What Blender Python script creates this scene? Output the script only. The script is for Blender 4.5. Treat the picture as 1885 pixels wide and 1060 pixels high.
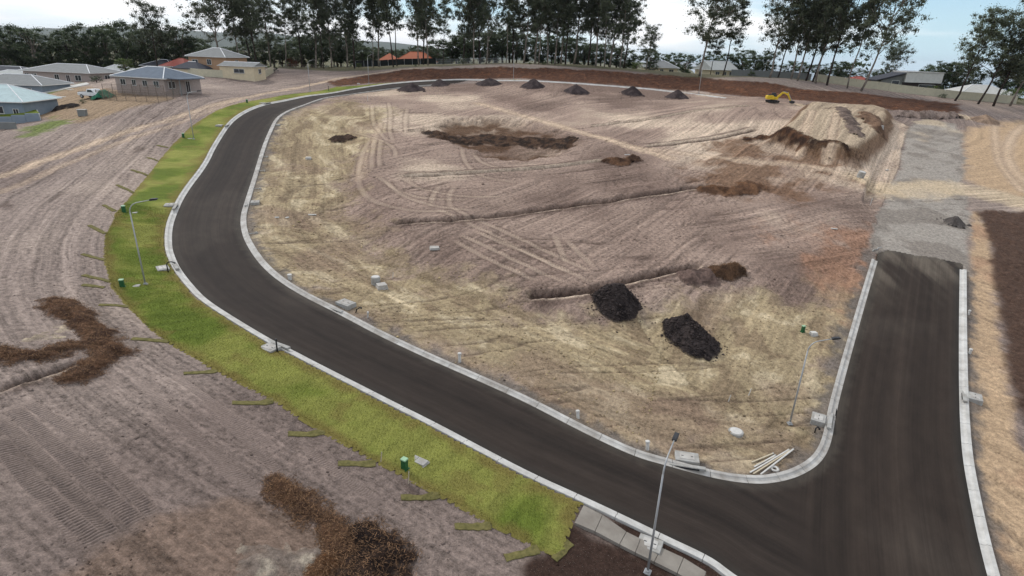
import bpy, bmesh, math, random
import numpy as np
from mathutils import Vector, Matrix
random.seed(7); RNG = np.random.default_rng(7)
scene = bpy.context.scene
COL = scene.collection
for o in list(bpy.data.objects): bpy.data.objects.remove(o)

# ------------------------------------------------------------------ camera
FPX, CX, CY = 1080.0, 942.5, 530.0            # focal length in survey pixels (1885 wide)
PITCH, ROLL, CAMZ = math.radians(21.8), math.radians(2.05), 27.0
_r0 = np.array([1, 0, 0.]); _f0 = np.array([0, math.cos(PITCH), -math.sin(PITCH)]); _u0 = np.array([0, math.sin(PITCH), math.cos(PITCH)])
_R = math.cos(ROLL)*_r0 + math.sin(ROLL)*_u0
_U = -math.sin(ROLL)*_r0 + math.cos(ROLL)*_u0
CAM = np.array([0, 0, CAMZ])
cd = bpy.data.cameras.new('camera'); cam = bpy.data.objects.new('camera', cd); COL.objects.link(cam)
cd.sensor_width = 36.0; cd.lens = 36.0*FPX/1885.0; cd.clip_start = 0.5; cd.clip_end = 60000
M = Matrix(((_R[0], _U[0], -_f0[0], 0), (_R[1], _U[1], -_f0[1], 0), (_R[2], _U[2], -_f0[2], CAMZ), (0, 0, 0, 1)))
cam.matrix_world = M
scene.camera = cam
scene.render.resolution_x, scene.render.resolution_y = 1024, 576

# ------------------------------------------------------------------ sky, sun, exposure
SUN_EL, SUN_AZ = math.radians(42), math.radians(-48)     # azimuth from +Y, negative = to the left
w = bpy.data.worlds.new('World'); scene.world = w; w.use_nodes = True
nt = w.node_tree; nt.nodes.clear()
def N(t, **k):
    n = nt.nodes.new(t)
    for a, b in k.items(): setattr(n, a, b)
    return n
out = N('ShaderNodeOutputWorld'); bg = N('ShaderNodeBackground'); bg.inputs['Strength'].default_value = 0.085
sky = N('ShaderNodeTexSky', sky_type='NISHITA', sun_disc=False); sky.sun_elevation = SUN_EL; sky.sun_rotation = SUN_AZ
sky.air_density = 1.0; sky.dust_density = 0.3; sky.ozone_density = 1.2; sky.altitude = 60
tc = N('ShaderNodeTexCoord'); mp = N('ShaderNodeMapping'); mp.inputs['Scale'].default_value = (1.0, 1.0, 7.0); mp.inputs['Location'].default_value = (1.0, 3.0, 0.2)
nz = N('ShaderNodeTexNoise'); nz.inputs['Scale'].default_value = 2.3; nz.inputs['Detail'].default_value = 7; nz.inputs['Roughness'].default_value = 0.52
rmp = N('ShaderNodeValToRGB'); rmp.color_ramp.elements[0].position = 0.38; rmp.color_ramp.elements[1].position = 0.56
nz2 = N('ShaderNodeTexNoise'); nz2.inputs['Scale'].default_value = 5.0; nz2.inputs['Detail'].default_value = 5
cl = N('ShaderNodeValToRGB'); cl.color_ramp.elements[0].color = (9.0, 9.2, 9.5, 1); cl.color_ramp.elements[1].color = (10.6, 10.6, 10.6, 1)
cl.color_ramp.elements[0].position = 0.3; cl.color_ramp.elements[1].position = 0.62
mx = N('ShaderNodeMix', data_type='RGBA')
L = nt.links.new
L(tc.outputs['Generated'], mp.inputs['Vector']); L(mp.outputs['Vector'], nz.inputs['Vector']); L(mp.outputs['Vector'], nz2.inputs['Vector'])
L(nz.outputs['Fac'], rmp.inputs['Fac']); L(nz2.outputs['Fac'], cl.inputs['Fac'])
# clear sky between the clouds, paler toward the horizon all the way round
tint = N('ShaderNodeMix', data_type='RGBA', blend_type='MULTIPLY'); tint.inputs['Factor'].default_value = 1.0; tint.inputs['B'].default_value = (0.86, 1.02, 1.22, 1)
sz = N('ShaderNodeSeparateXYZ'); hr = N('ShaderNodeMapRange'); hr.inputs['From Min'].default_value = 0.0; hr.inputs['From Max'].default_value = 0.16; hr.inputs['To Min'].default_value = 0.92; hr.inputs['To Max'].default_value = 0.0
hm = N('ShaderNodeMix', data_type='RGBA'); hm.inputs['B'].default_value = (5.2, 7.3, 8.6, 1)
L(tc.outputs['Generated'], sz.inputs[0]); L(sz.outputs['Z'], hr.inputs['Value']); L(hr.outputs['Result'], hm.inputs['Factor']); L(sky.outputs['Color'], tint.inputs['A']); L(tint.outputs['Result'], hm.inputs['A'])
L(rmp.outputs['Color'], mx.inputs['Factor']); L(hm.outputs['Result'], mx.inputs['A']); L(cl.outputs['Color'], mx.inputs['B'])
L(mx.outputs['Result'], bg.inputs['Color']); L(bg.outputs['Background'], out.inputs['Surface'])
sd = bpy.data.lights.new('sun', 'SUN'); sd.energy = 1.5; sd.angle = math.radians(10); sd.color = (1.0, 0.95, 0.88)
sun = bpy.data.objects.new('sun', sd); COL.objects.link(sun)
_sv = Vector((math.sin(SUN_AZ)*math.cos(SUN_EL), math.cos(SUN_AZ)*math.cos(SUN_EL), math.sin(SUN_EL)))
sun.rotation_euler = _sv.to_track_quat('Z', 'Y').to_euler(); sun.location = (0, 0, 200)
scene.view_settings.view_transform = 'Standard'; scene.view_settings.look = 'None'
scene.view_settings.exposure = 0.45; scene.view_settings.gamma = 1.0; scene.view_settings.use_curve_mapping = False

# ------------------------------------------------------------------ survey: smooth land form from levelled points
def ray(x, y): return _f0*FPX + _R*(x-CX) - _U*(y-CY)
CTL = [(268,525,44),(357,257,90),(571,168,145),(679,153,160),(945,148,160),(1286,173,152),(1192,1052,22),(1454,778,36.5),
 (1695,480,61.4),(1718,260,105),(1713,220,122),(1655,700,42),(1830,1050,25),(1420,190,125),(593,181,129),(555,194,120),
 (920,144,164),(1155,157,158),(1380,178,142),(1600,194,132),(1765,207,130),
 (290,173,117),(220,171,116),(330,178,109),(40,212,103),(400,130,160),(130,150,150),(0,300,70),(0,600,33),(0,1050,16),(600,1050,19),
 (669,138,170),(746,129,174),(920,124,175),(1155,132,169),(1380,150,154),(1600,173,143),(1768,191,140),(1885,205,138)]
PTS = []
for x, y, D in CTL:
    d = ray(x, y); PTS.append(CAM + d*(D/d[1]))
PTS += [np.array(p) for p in [(-160,120,15.5),(-190,200,15),(-90,215,18.5),(-20,200,23.0),(40,195,23.0),(85,180,22.0),(130,160,20.5),(0,250,20),(100,240,18),(-100,280,12),(180,220,15),(60,300,13),(150,90,12.5),(140,30,2.5),(-80,20,13),(10,-30,2),(-60,-30,12),(80,-30,-1)]]
PTS = np.array(PTS)
def _tps(P, lam=0.006):
    n = len(P); xy = P[:, :2]/50; r = np.linalg.norm(xy[:, None]-xy[None], axis=2)
    K = np.where(r > 0, r*r*np.log(r+1e-12), 0)+np.eye(n)*lam
    A = np.zeros((n+3, n+3)); A[:n, :n] = K; A[:n, n] = 1; A[:n, n+1:] = xy; A[n, :n] = 1; A[n+1:, :n] = xy.T
    return np.linalg.solve(A, np.concatenate([P[:, 2], [0, 0, 0]]))
_W = _tps(PTS)
def sstep(a, b, x):
    t = np.clip((x-a)/(b-a), 0, 1); return t*t*(3-2*t)
def Zb(x, y):
    x = np.asarray(x, float); y = np.asarray(y, float)
    X, Y = np.clip(x, -230, 230)/50, np.clip(y, -50, 330)/50
    s = _W[-3]+_W[-2]*X+_W[-1]*Y
    for i in range(len(PTS)):
        r2 = (X-PTS[i, 0]/50)**2+(Y-PTS[i, 1]/50)**2
        s = s+_W[i]*.5*r2*np.log(r2+1e-20)
    r = np.hypot(x, y-60)
    k = sstep(200, 520, r)
    right = sstep(-150, 350, x-0.25*(y-150))
    far = -22-30*right
    return s*(1-k)+far*k
_Z0 = Zb; _PADL = None
def Zb(x, y):                                        # land form with the filled building pad inside the bend
    z = _Z0(x, y); shape_of = np.asarray(x, float)
    if _PADL is None: return z
    x = np.asarray(x, float); y = np.asarray(y, float)
    x, y, z = np.atleast_1d(x), np.atleast_1d(y), np.array(z, float).reshape(np.shape(np.atleast_1d(x))); m = (y > 30) & (y < 118) & (x > -45) & (x < 68)
    if m.any():
        d, _, sd = near_poly(x[m], y[m], _PADL); z[m] += 1.15*sstep(-3.2, 3.2, d*sd)*sstep(118, 84, y[m])*sstep(52, 40, x[m]-.25*(y[m]-60))
    return z if np.ndim(shape_of) else z[0]
_TS = np.geomspace(6, 900, 700)
def hit(x, y, dz=0.0):
    d = ray(x, y); ts = _TS/d[1]
    p = CAM+d*ts[:, None]; g = p[:, 2]-dz-Zb(p[:, 0], p[:, 1])
    i = int(np.argmax(g < 0))
    if g[i] >= 0: i = len(ts)-1
    a, b = ts[max(i-1, 0)], ts[i]
    for _ in range(24):
        m = (a+b)/2; q = CAM+d*m
        if q[2]-dz < float(Zb(q[0], q[1])): b = m
        else: a = m
    q = CAM+d*b
    return np.array([q[0], q[1]])
def at(x, y, D):                                   # point of sight at a known forward distance
    d = ray(x, y); return CAM+d*(D/d[1])
def hits(pts): return np.array([hit(*p) for p in pts])

# ------------------------------------------------------------------ noise and plane geometry
def _hash(ix, iy, s):
    h = (ix.astype(np.int64)*374761393+iy.astype(np.int64)*668265263+s*1442695041) & 0x7fffffff
    h = ((h ^ (h >> 13))*1274126177) & 0x7fffffff
    return ((h ^ (h >> 16)) & 0xffff)/65535.0
def vn(x, y, s=0):
    ix = np.floor(x); iy = np.floor(y); fx = x-ix; fy = y-iy
    fx = fx*fx*(3-2*fx); fy = fy*fy*(3-2*fy)
    a = _hash(ix, iy, s); b = _hash(ix+1, iy, s); c = _hash(ix, iy+1, s); d = _hash(ix+1, iy+1, s)
    return (a*(1-fx)+b*fx)*(1-fy)+(c*(1-fx)+d*fx)*fy
def fbm(x, y, o=4, s=0, g=.5):
    t = 0; A = 1; n = 0
    for k in range(o):
        t = t+A*vn(x*2**k+k*17.3, y*2**k+k*9.1, s+k); n += A; A *= g
    return t/n
def near_poly(x, y, P):                              # distance, arc length and side of the nearest point of a polyline
    best = np.full(x.shape, 1e18); arc = np.zeros(x.shape); side = np.zeros(x.shape); s0 = 0
    for i in range(len(P)-1):
        a, b = P[i], P[i+1]; e = b-a; l2 = e@e+1e-12
        t = np.clip(((x-a[0])*e[0]+(y-a[1])*e[1])/l2, 0, 1)
        dx = x-a[0]-t*e[0]; dy = y-a[1]-t*e[1]; d2 = dx*dx+dy*dy
        m = d2 < best
        best = np.where(m, d2, best); arc = np.where(m, s0+t*math.sqrt(l2), arc); side = np.where(m, e[0]*dy-e[1]*dx, side)
        s0 += math.sqrt(l2)
    return np.sqrt(best), arc, np.sign(side)
def inside(x, y, P):
    r = np.zeros(x.shape, bool); n = len(P)
    for i in range(n):
        x1, y1 = P[i]; x2, y2 = P[(i+1) % n]
        if y1 == y2: continue
        c = ((y1 > y) != (y2 > y)) & (x < (x2-x1)*(y-y1)/(y2-y1)+x1); r ^= c
    return r
def sdist(x, y, P, lim=12.0):                        # signed distance (positive inside) within lim metres of the polygon
    P = np.asarray(P); res = np.full(x.shape, -1e3)
    m = (x > P[:, 0].min()-lim) & (x < P[:, 0].max()+lim) & (y > P[:, 1].min()-lim) & (y < P[:, 1].max()+lim)
    if m.any():
        xs, ys = x[m], y[m]; d, _, _ = near_poly(xs, ys, np.vstack([P, P[:1]]))
        res[m] = np.where(inside(xs, ys, P), d, -d)
    return res
def resample(P, step):
    P = np.asarray(P, float); s = np.concatenate([[0], np.cumsum(np.linalg.norm(np.diff(P, axis=0), axis=1))])
    n = max(2, int(round(s[-1]/step))+1); t = np.linspace(0, s[-1], n)
    return np.stack([np.interp(t, s, P[:, k]) for k in range(P.shape[1])], 1)
def smooth(P, it=2):                                 # corner cutting, ends kept
    P = np.asarray(P, float)
    for _ in range(it):
        Q = [P[0]]
        for i in range(len(P)-1): Q += [P[i]*.75+P[i+1]*.25, P[i]*.25+P[i+1]*.75]
        Q.append(P[-1]); P = np.array(Q)
    return P
def srgb(r, g, b):
    f = lambda c: (c/255/12.92) if c <= 10 else ((c/255+.055)/1.055)**2.4
    return np.array([f(r), f(g), f(b)])

# ------------------------------------------------------------------ surveyed lines
OUT = smooth(hits([(1470,1130),(1400,1088),(1349,1058),(1320,1034),(1285,1015),(1237,993),(1163,957),(1076,916),(980,873),(892,827),(802,779),(723,740),(585,670),(542,647),(504,629),(440,591),(382,554),(357,528),(331,495),(320,470),(316,454),(316,426),(321,403),(341,357),(382,304),(397,270),(420,234),(440,215),(480,196),(504,190),(567,178),(631,167),(695,157),(746,152),(797,149),(870,147),(945,149),(1027,152.5),(1104,158),(1155,161.5),(1206,165.6),(1282,173),(1341,182)]), 2)
INN = smooth(hits([(800,156),(743,160.5),(695,166),(644,173),(593,181),(555,194),(524,206),(506,219),(497,237),(482,270),(465,328),(450,374),(442,402),(446,433),(460,461),(483,492),(516,520),(562,548),(603,568),(641,588),(695,617),(758,647),(809,670),(925,721),(980,747),(1044,781),(1108,813),(1172,842),(1230,858),(1269,869),(1317,881),(1365,889),(1407,891),(1445,885),(1477,874),(1507,855),(1523,832),(1532,803),(1537,768),(1548,720),(1571,635),(1597,542),(1619,467)]), 2)
RGT = smooth(hits([(1767,496),(1766,566),(1765.6,652),(1766,720),(1768,784),(1773,848),(1786,919),(1799,983),(1818,1060),(1850,1170)]), 2)
TURF = hits([(1073,931),(1060,951),(1046,994),(1038,1000),(1043,1015),(1025,1027),(983,1010),(947,991),(904,971),(883,957),(805,915),(772,897),(750,885),(723,870),(687,852),(669,841),(590,797),(554,776),(509,743),(480,728),(433,704),(377,674),(339,651),(303,630),(272,605),(234,569),(222,554),(201,526),(191,485),(190,472),(192,434),(209,403),(211,393),(224,380),(255,342),(293,294),(316,267),(349,234),(397,204),(440,190),(491,181),(567,170),(618,160),(695,154),(797,147.2),(945,146.4)])
ASPH = np.vstack([OUT[::1][:np.argmin(np.linalg.norm(OUT-hit(870,147), axis=1))+1], hits([(840,152)]), INN, hits([(1636,462),(1663,467),(1690,473),(1718,475),(1742,481),(1768,486)]), RGT])
GRAV = hits([(1605,462),(1607,435),(1620,402),(1625,373),(1638,342),(1655,307),(1661,269),(1675,232),(1690,223),(1713,219),(1753,227),(1771,243),(1773,287),(1771,332),(1785,400),(1782,450),(1784,505),(1764,505),(1700,490)])
BANDP = hits([(600,150),(669,138.5),(746,129),(920,124.5),(1027,126.5),(1155,132.5),(1282,141),(1380,150),(1484,165),(1600,173),(1716,185),(1768,191),(1765,207),(1687,207),(1600,194),(1470,185),(1380,177),(1282,168),(1155,157),(1027,148.5),(920,144.5),(797,145.5),(677,152.5),(618,158)])
_PADL = smooth(hits([(700,180),(668,235),(650,310),(655,380),(705,440),(790,500),(900,548),(1010,575),(1140,585),(1260,572),(1390,535),(1500,510),(1560,460),(1585,380)]), 1)
TANP = hits([(500,240),(545,205),(640,188),(705,205),(690,265),(640,320),(640,390),(690,435),(770,500),(880,548),(1000,585),(1150,600),(1260,585),(1390,545),(1520,545),(1585,520),(1600,560),(1560,700),(1540,790),(1510,850),(1420,890),(1230,858),(925,721),(641,588),(516,520),(446,433),(442,400),(482,270)])
ORAP = hits([(1430,405),(1530,430),(1600,425),(1603,470),(1590,540),(1565,600),(1515,560),(1460,490)])
MULP = hits([(1797,388),(1900,388),(2050,400),(2050,1000),(1935,900),(1882,785),(1860,700),(1845,600),(1830,500),(1822,430)])
SANDP = hits([(1772,240),(1850,224),(2000,215),(2000,380),(1885,362),(1800,345),(1772,330)])
STRIP = hits([(1783,505),(1786,400),(1800,388),(1822,430),(1830,500),(1845,600),(1860,700),(1882,785),(1935,900),(1980,1170),(1850,1170),(1820,1000),(1785,800)])
DARKP = hits([(1060,975),(1140,1008),(1205,1038),(1290,1080),(1300,1150),(950,1150),(960,1040),(1010,1030)])
GRADE = hits([(60,1075),(190,1003),(290,952),(420,925),(520,930),(700,1000),(760,1060),(700,1200),(300,1250),(60,1200)])
DARK2 = hits([(1120,955),(1153,982),(1217,1010),(1258,1029),(1300,1056),(1340,1090),(1345,1070),(1288,1028),(1243,1005),(1172,973)])
PLAT = hits([(1400,270),(1425,268),(1470,288),(1545,302),(1596,306),(1640,268),(1648,222),(1600,208),(1470,204),(1452,230)])
BRNP = hits([(795,232),(850,216),(960,220),(1040,240),(1045,275),(960,290),(890,280),(830,262)])
BRN2 = hits([(1280,330),(1330,262),(1420,255),(1500,285),(1560,310),(1600,350),(1420,370),(1330,352)])
PLAT_H = 2.4

def tline(pts): return smooth(hits(pts), 2)
TRENCH = [  # line, half width, depth, spoil height, spoil side
 (tline([(738,327),(800,322),(860,317),(1000,306),(1085,297),(1110,294)]), .5, .42, .06, 1),
 (tline([(720,412),(800,406),(900,398),(1000,385),(1130,365),(1240,350),(1300,343)]), .55, .5, .07, -1),
 (tline([(960,546),(1050,540),(1105,530),(1160,513),(1230,497),(1280,490)]), .5, .42, .07, -1),
 (tline([(1085,231),(1140,225),(1206,217),(1282,204),(1343,199),(1380,196)]), .45, .35, .08, 1),
 (tline([(744,240),(770,240),(800,238)]), .45, .35, .1, 1),
 (tline([(-30,728),(0,714),(60,694),(110,680),(155,664)]), .32, .2, .15, -1),
 (tline([(1185,270),(1260,262),(1330,253),(1390,238)]), .6, .2, .08, 1)]
PALE = [  # wheel-worn pale tracks: line, half width, strength
 (tline([(880,192),(960,212),(1040,232),(1110,252),(1160,270),(1230,290)]), 1.1, .8),
 (tline([(1160,270),(1250,280),(1330,292),(1430,300),(1500,306),(1560,322),(1630,350)]), 1.1, .55),
 (tline([(1600,345),(1680,352),(1760,345),(1830,360),(1900,380),(2000,400)]), 2.7, .75),
 (tline([(0,322),(120,281),(230,243),(310,220),(382,199),(440,183),(516,166),(593,149),(669,136),(771,126)]), .8, .8),
 (tline([(0,352),(120,300),(230,258),(310,232),(382,207),(440,190)]), .6, .5),
 (tline([(1885,230),(1862,250),(1852,280),(1862,310),(1900,345)]), .9, .7),
 (tline([(1830,225),(1832,260),(1838,300),(1880,350)]), .7, .6),
 (tline([(700,225),(690,262),(668,290),(662,330)]), .8, .5),
 (tline([(1490,232),(1478,262),(1470,288)]), .8, .7), (tline([(1535,235),(1528,266),(1522,298)]), .8, .7),
 (tline([(1800,220),(1740,208),(1650,207),(1560,200),(1470,192)]), 1.6, .6)]

SWEEP = [[(692,323),(715,344),(758,364),(797,369),(870,366)],[(659,328),(664,354),(695,377),(746,387),(797,391),(850,388)],[(659,326),(662,300),(667,282),(679,260)],[(728,293),(728,277),(710,262),(669,249),(644,242)],[(792,385),(797,359),(812,340)],[(830,385),(825,359),(840,340)],[(850,268),(853,293),(873,318),(899,326),(960,335)],[(873,277),(876,290),(896,303),(940,312)],[(685,195),(686,226),(700,245),(715,262)],[(715,188),(720,215),(716,240),(724,262)],
 [(800,385),(840,400),(900,430),(960,462),(1053,508)],[(820,375),(855,395),(925,425),(1015,470),(1099,505)],[(840,430),(900,458),(976,496),(1053,526)],[(870,425),(925,450),(1015,488),(1099,524)],[(1040,440),(1063,465),(1080,480),(1099,498)],[(1020,430),(1032,465),(1046,490)],[(830,440),(875,468),(940,500),(1000,524)],
 [(740,330),(780,352),(850,362),(930,360)],[(706,330),(735,362),(800,382),(880,388)],[(690,258),(685,285),(684,315)],[(702,258),(697,285),(699,312)],[(750,200),(745,225),(748,245)]]
SWEEPW = [smooth(hits(p), 3) for p in SWEEP]
# ------------------------------------------------------------------ the ground sheet
def axis(segs):
    v = [segs[0][0]]
    for a, b, s0, s1 in segs:
        x = a
        while x < b-1e-6:
            x = min(b, x+s0+(s1-s0)*(x-a)/(b-a)); v.append(x)
    return np.array(sorted(set(np.round(v, 4))))
GX = axis([(-6000, -400, 900, 60), (-400, -130, 30, 2.5), (-130, -62, 1.0, .3), (-62, -40, .28, .2), (-40, 42, .17, .17), (42, 62, .18, .22), (62, 130, .3, 1.2), (130, 400, 2.5, 30), (400, 6000, 60, 900)])
GY = axis([(-400, -40, 60, 6), (-40, 10, 5, .5), (10, 40, .11, .14), (40, 80, .14, .22), (80, 130, .22, .34), (130, 180, .34, .6), (180, 260, .8, 3), (260, 700, 4, 50), (700, 7000, 60, 900)])
XX, YY = np.meshgrid(GX, GY)
nx, ny = len(GX), len(GY)
x = XX.ravel(); y = YY.ravel()
fine = (x > -130) & (x < 130) & (y > 5) & (y < 210)
xf, yf = x[fine], y[fine]
zf = Zb(xf, yf)

C_GREY = srgb(133, 122, 116); C_GREYD = srgb(96, 84, 80); C_GREYL = srgb(170, 157, 146)
C_ISL = srgb(142, 126, 116); C_ISLL = srgb(186, 171, 154); C_ISLD = srgb(90, 75, 69)
C_TAN = srgb(148, 135, 110); C_TAND = srgb(116, 102, 84); C_TANL = srgb(190, 178, 152)
C_ORA = srgb(143, 112, 93); C_SAND = srgb(166, 145, 120); C_SANDL = srgb(192, 176, 150)
C_MUL = srgb(80, 63, 54); C_BAND = srgb(92, 66, 53); C_BANDL = srgb(124, 86, 64)
C_GRAV = srgb(144, 140, 134); C_GRAVD = srgb(112, 106, 100); C_DARK = srgb(66, 52, 46); C_BRN = srgb(104, 80, 62)

# masks
big = fbm(xf*.045, yf*.045, 4, 11); mid = fbm(xf*.25, yf*.25, 4, 23); fin = fbm(xf*1.1, yf*1.1, 3, 37); vfin = vn(xf*4.1, yf*4.1, 51)
warp = (fbm(xf*.12, yf*.12, 3, 61)-.5)
d_asp = sdist(xf, yf, ASPH, 40)
dO, aO, sO = near_poly(xf, yf, OUT[::2])
dI, aI, sI = near_poly(xf, yf, INN[::2])
tp = np.vstack([OUT[np.argmin(np.linalg.norm(OUT-TURF[0], axis=1)):], TURF[::-1]])
d_turf = sdist(xf, yf, tp, 6)
isl_poly = np.vstack([INN[::2], hits([(1607,435),(1625,373),(1655,307),(1661,269),(1675,232),(1600,198),(1380,178),(1282,173),(1155,161),(1027,152),(920,150)])])
is_isl = inside(xf, yf, isl_poly)
def m_of(P, soft=1.2, rough=1.5, lim=14):
    return sstep(-soft, soft, sdist(xf, yf, np.asarray(P), lim)+(fin-.5)*rough+(mid-.5)*rough*1.6)
m_tan = m_of(TANP, 3.0, 6.0, 20); m_ora = m_of(ORAP, 2.0, 4.0); m_mul = m_of(MULP, .5, 1.0); m_band = m_of(BANDP, .8, 1.2)
m_sand = m_of(SANDP, 1.5, 2.0); m_strip = m_of(STRIP, .6, 1.2); m_grav = m_of(GRAV, .4, .9); m_dark = np.maximum(m_of(DARKP, .5, 1.2), m_of(DARK2, .1, .1))
m_brn = m_of(BRNP, 3.2, 3.0); m_brn2 = m_of(BRN2, 3, 5)
d_plat = sdist(xf, yf, PLAT, 14); m_plat = sstep(0.2, 1.5, d_plat+(mid-.5)*.8)
plat_h = PLAT_H*sstep(-.8, 2.6, d_plat+(mid-.5)*.9)*(.82+.36*big)
bank_right = sstep(-.5, 1.5, -d_plat)*sstep(-7, -3, d_plat)

# scrape streaks
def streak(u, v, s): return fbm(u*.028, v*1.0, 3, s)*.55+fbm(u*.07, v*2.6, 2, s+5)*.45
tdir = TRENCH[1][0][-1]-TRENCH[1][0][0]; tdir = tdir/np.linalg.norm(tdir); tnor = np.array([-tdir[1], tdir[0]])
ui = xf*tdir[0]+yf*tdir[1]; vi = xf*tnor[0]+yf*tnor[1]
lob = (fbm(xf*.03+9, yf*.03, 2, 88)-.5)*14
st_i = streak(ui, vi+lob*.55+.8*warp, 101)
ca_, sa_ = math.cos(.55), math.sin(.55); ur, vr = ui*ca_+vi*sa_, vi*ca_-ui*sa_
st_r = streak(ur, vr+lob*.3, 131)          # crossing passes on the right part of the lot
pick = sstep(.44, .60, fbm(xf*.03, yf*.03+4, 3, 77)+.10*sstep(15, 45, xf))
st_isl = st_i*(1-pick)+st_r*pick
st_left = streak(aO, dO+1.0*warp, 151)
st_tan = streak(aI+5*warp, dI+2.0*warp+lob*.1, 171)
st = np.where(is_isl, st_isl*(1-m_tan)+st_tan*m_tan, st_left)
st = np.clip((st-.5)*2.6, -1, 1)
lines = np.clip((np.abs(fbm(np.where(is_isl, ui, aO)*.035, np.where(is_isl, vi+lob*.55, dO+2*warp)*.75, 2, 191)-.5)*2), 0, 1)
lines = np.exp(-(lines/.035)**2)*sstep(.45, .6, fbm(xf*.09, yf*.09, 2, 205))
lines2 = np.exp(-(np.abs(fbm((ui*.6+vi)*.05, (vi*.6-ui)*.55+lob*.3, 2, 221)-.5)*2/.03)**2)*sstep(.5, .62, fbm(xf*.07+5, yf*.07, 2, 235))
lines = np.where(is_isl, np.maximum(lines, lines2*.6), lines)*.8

# relief
near_fade = sstep(.2, 1.6, np.abs(d_asp))*(1-sstep(-.4, .2, d_turf))
rough_amp = 1+1.2*m_brn+.8*m_brn2-.6*m_grav
h = ((big-.5)*.7+(mid-.5)*.2+(fin-.5)*.07*rough_amp+(vfin-.5)*.028*rough_amp+st*.05-lines*.10)*near_fade
h += ((fbm(xf*.55, yf*.55, 3, 301)-.5)*.9)*m_brn*near_fade+((fbm(xf*.4, yf*.4, 3, 311)-.5)*.8)*m_brn2*near_fade
h += (fin-.5)*.25*m_mul+(vn(xf*2.6, yf*2.6, 331)-.5)*.14*np.maximum(m_mul, m_band)+(fin-.5)*.3*m_band
h += plat_h-is_isl*near_fade*1.0*sstep(.0, 1.0, m_brn)
col = C_GREY*np.ones((len(xf), 3))
def mixc(col, c, m): m = np.clip(m, 0, 1)[:, None]; return col*(1-m)+c*m
col = np.where(is_isl[:, None], C_ISL, col)
col = mixc(col, C_GREYL, sstep(.5, .72, big)*.45*(~is_isl)); col = mixc(col, C_GREYD, sstep(.52, .3, big)*.5*(~is_isl))
col = mixc(col, C_ISLL, sstep(.48, .68, fbm(xf*.06+3, yf*.06, 4, 401))*.85*is_isl); col = mixc(col, C_ISLD, sstep(.5, .3, fbm(xf*.06+3, yf*.06, 4, 401))*.6*is_isl)
col = mixc(col, C_TAN, m_tan)
pat = fbm(aI*.22+3*warp, dI*.6+4*warp, 5, 421, .62)
col = mixc(col, C_TANL, m_tan*sstep(.54, .68, pat)*.62); col = mixc(col, C_TAND, m_tan*sstep(.47, .36, pat)*.75)
col = mixc(col, srgb(118, 100, 90), m_tan*sstep(.55, .72, fbm(xf*.11, yf*.11+7, 3, 431))*.5)
col = mixc(col, C_ORA, m_ora*(.25+.6*sstep(.42, .6, mid))); col = mixc(col, C_BRN, m_brn2*(.35+.5*sstep(.4, .6, mid)))
col = mixc(col, C_SAND, m_sand); col = mixc(col, C_SAND, m_strip); col = mixc(col, C_ORA, m_strip*sstep(.5, .7, mid)*.5)
col = mixc(col, C_GRAV, m_grav); col = mixc(col, C_GRAVD, m_grav*sstep(.5, .62, mid)*.6)
col = mixc(col, C_SANDL, m_grav*sstep(.52, .66, fbm(xf*.09+1, yf*.09, 3, 451))*.5)
col = mixc(col, srgb(160, 146, 126), m_plat*.85); col = mixc(col, C_BRN*.85, sstep(.05, .4, plat_h/PLAT_H)*(1-sstep(.75, .97, plat_h/PLAT_H))*.85)
# streak colour: freshly turned damp soil against dry crust, plus painted relief shading
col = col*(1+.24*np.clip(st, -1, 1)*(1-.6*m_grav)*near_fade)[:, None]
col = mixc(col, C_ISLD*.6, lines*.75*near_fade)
for P, hw, stg in PALE:
    b = (xf > P[:, 0].min()-8) & (xf < P[:, 0].max()+8) & (yf > P[:, 1].min()-8) & (yf < P[:, 1].max()+8)
    d = np.full(xf.shape, 1e3); s_ = np.zeros(xf.shape); d[b], s_[b], _ = near_poly(xf[b], yf[b], P)
    m = (1-sstep(hw*.5, hw*1.5, d+(fin-.5)*.9*hw))*stg*(.6+.7*mid)
    col = mixc(col, C_SANDL*np.array([.93, .93, .93]) if hw > 1.5 else srgb(184, 166, 146), m*near_fade)
    if hw < 1.5:
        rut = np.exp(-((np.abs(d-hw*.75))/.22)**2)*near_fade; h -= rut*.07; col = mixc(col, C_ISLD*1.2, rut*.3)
for P in SWEEPW:
    b = (xf > P[:, 0].min()-3) & (xf < P[:, 0].max()+3) & (yf > P[:, 1].min()-3) & (yf < P[:, 1].max()+3)
    d, a_, s_ = near_poly(xf[b], yf[b], P); L_ = np.linalg.norm(np.diff(P, axis=0), axis=1).sum(); fade = sstep(0, 2, a_)*sstep(0, 2, L_-a_)*(.6+.7*mid[b])
    band_ = np.exp(-(d/.34)**4)*fade; lip = np.exp(-((d-.5)/.16)**2)*fade
    col[b] = mixc(col[b], C_ISLL, band_*.3); col[b] = mixc(col[b], C_ISLD*.9, lip*.42); h[b] += lip*.05-band_*.04
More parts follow.
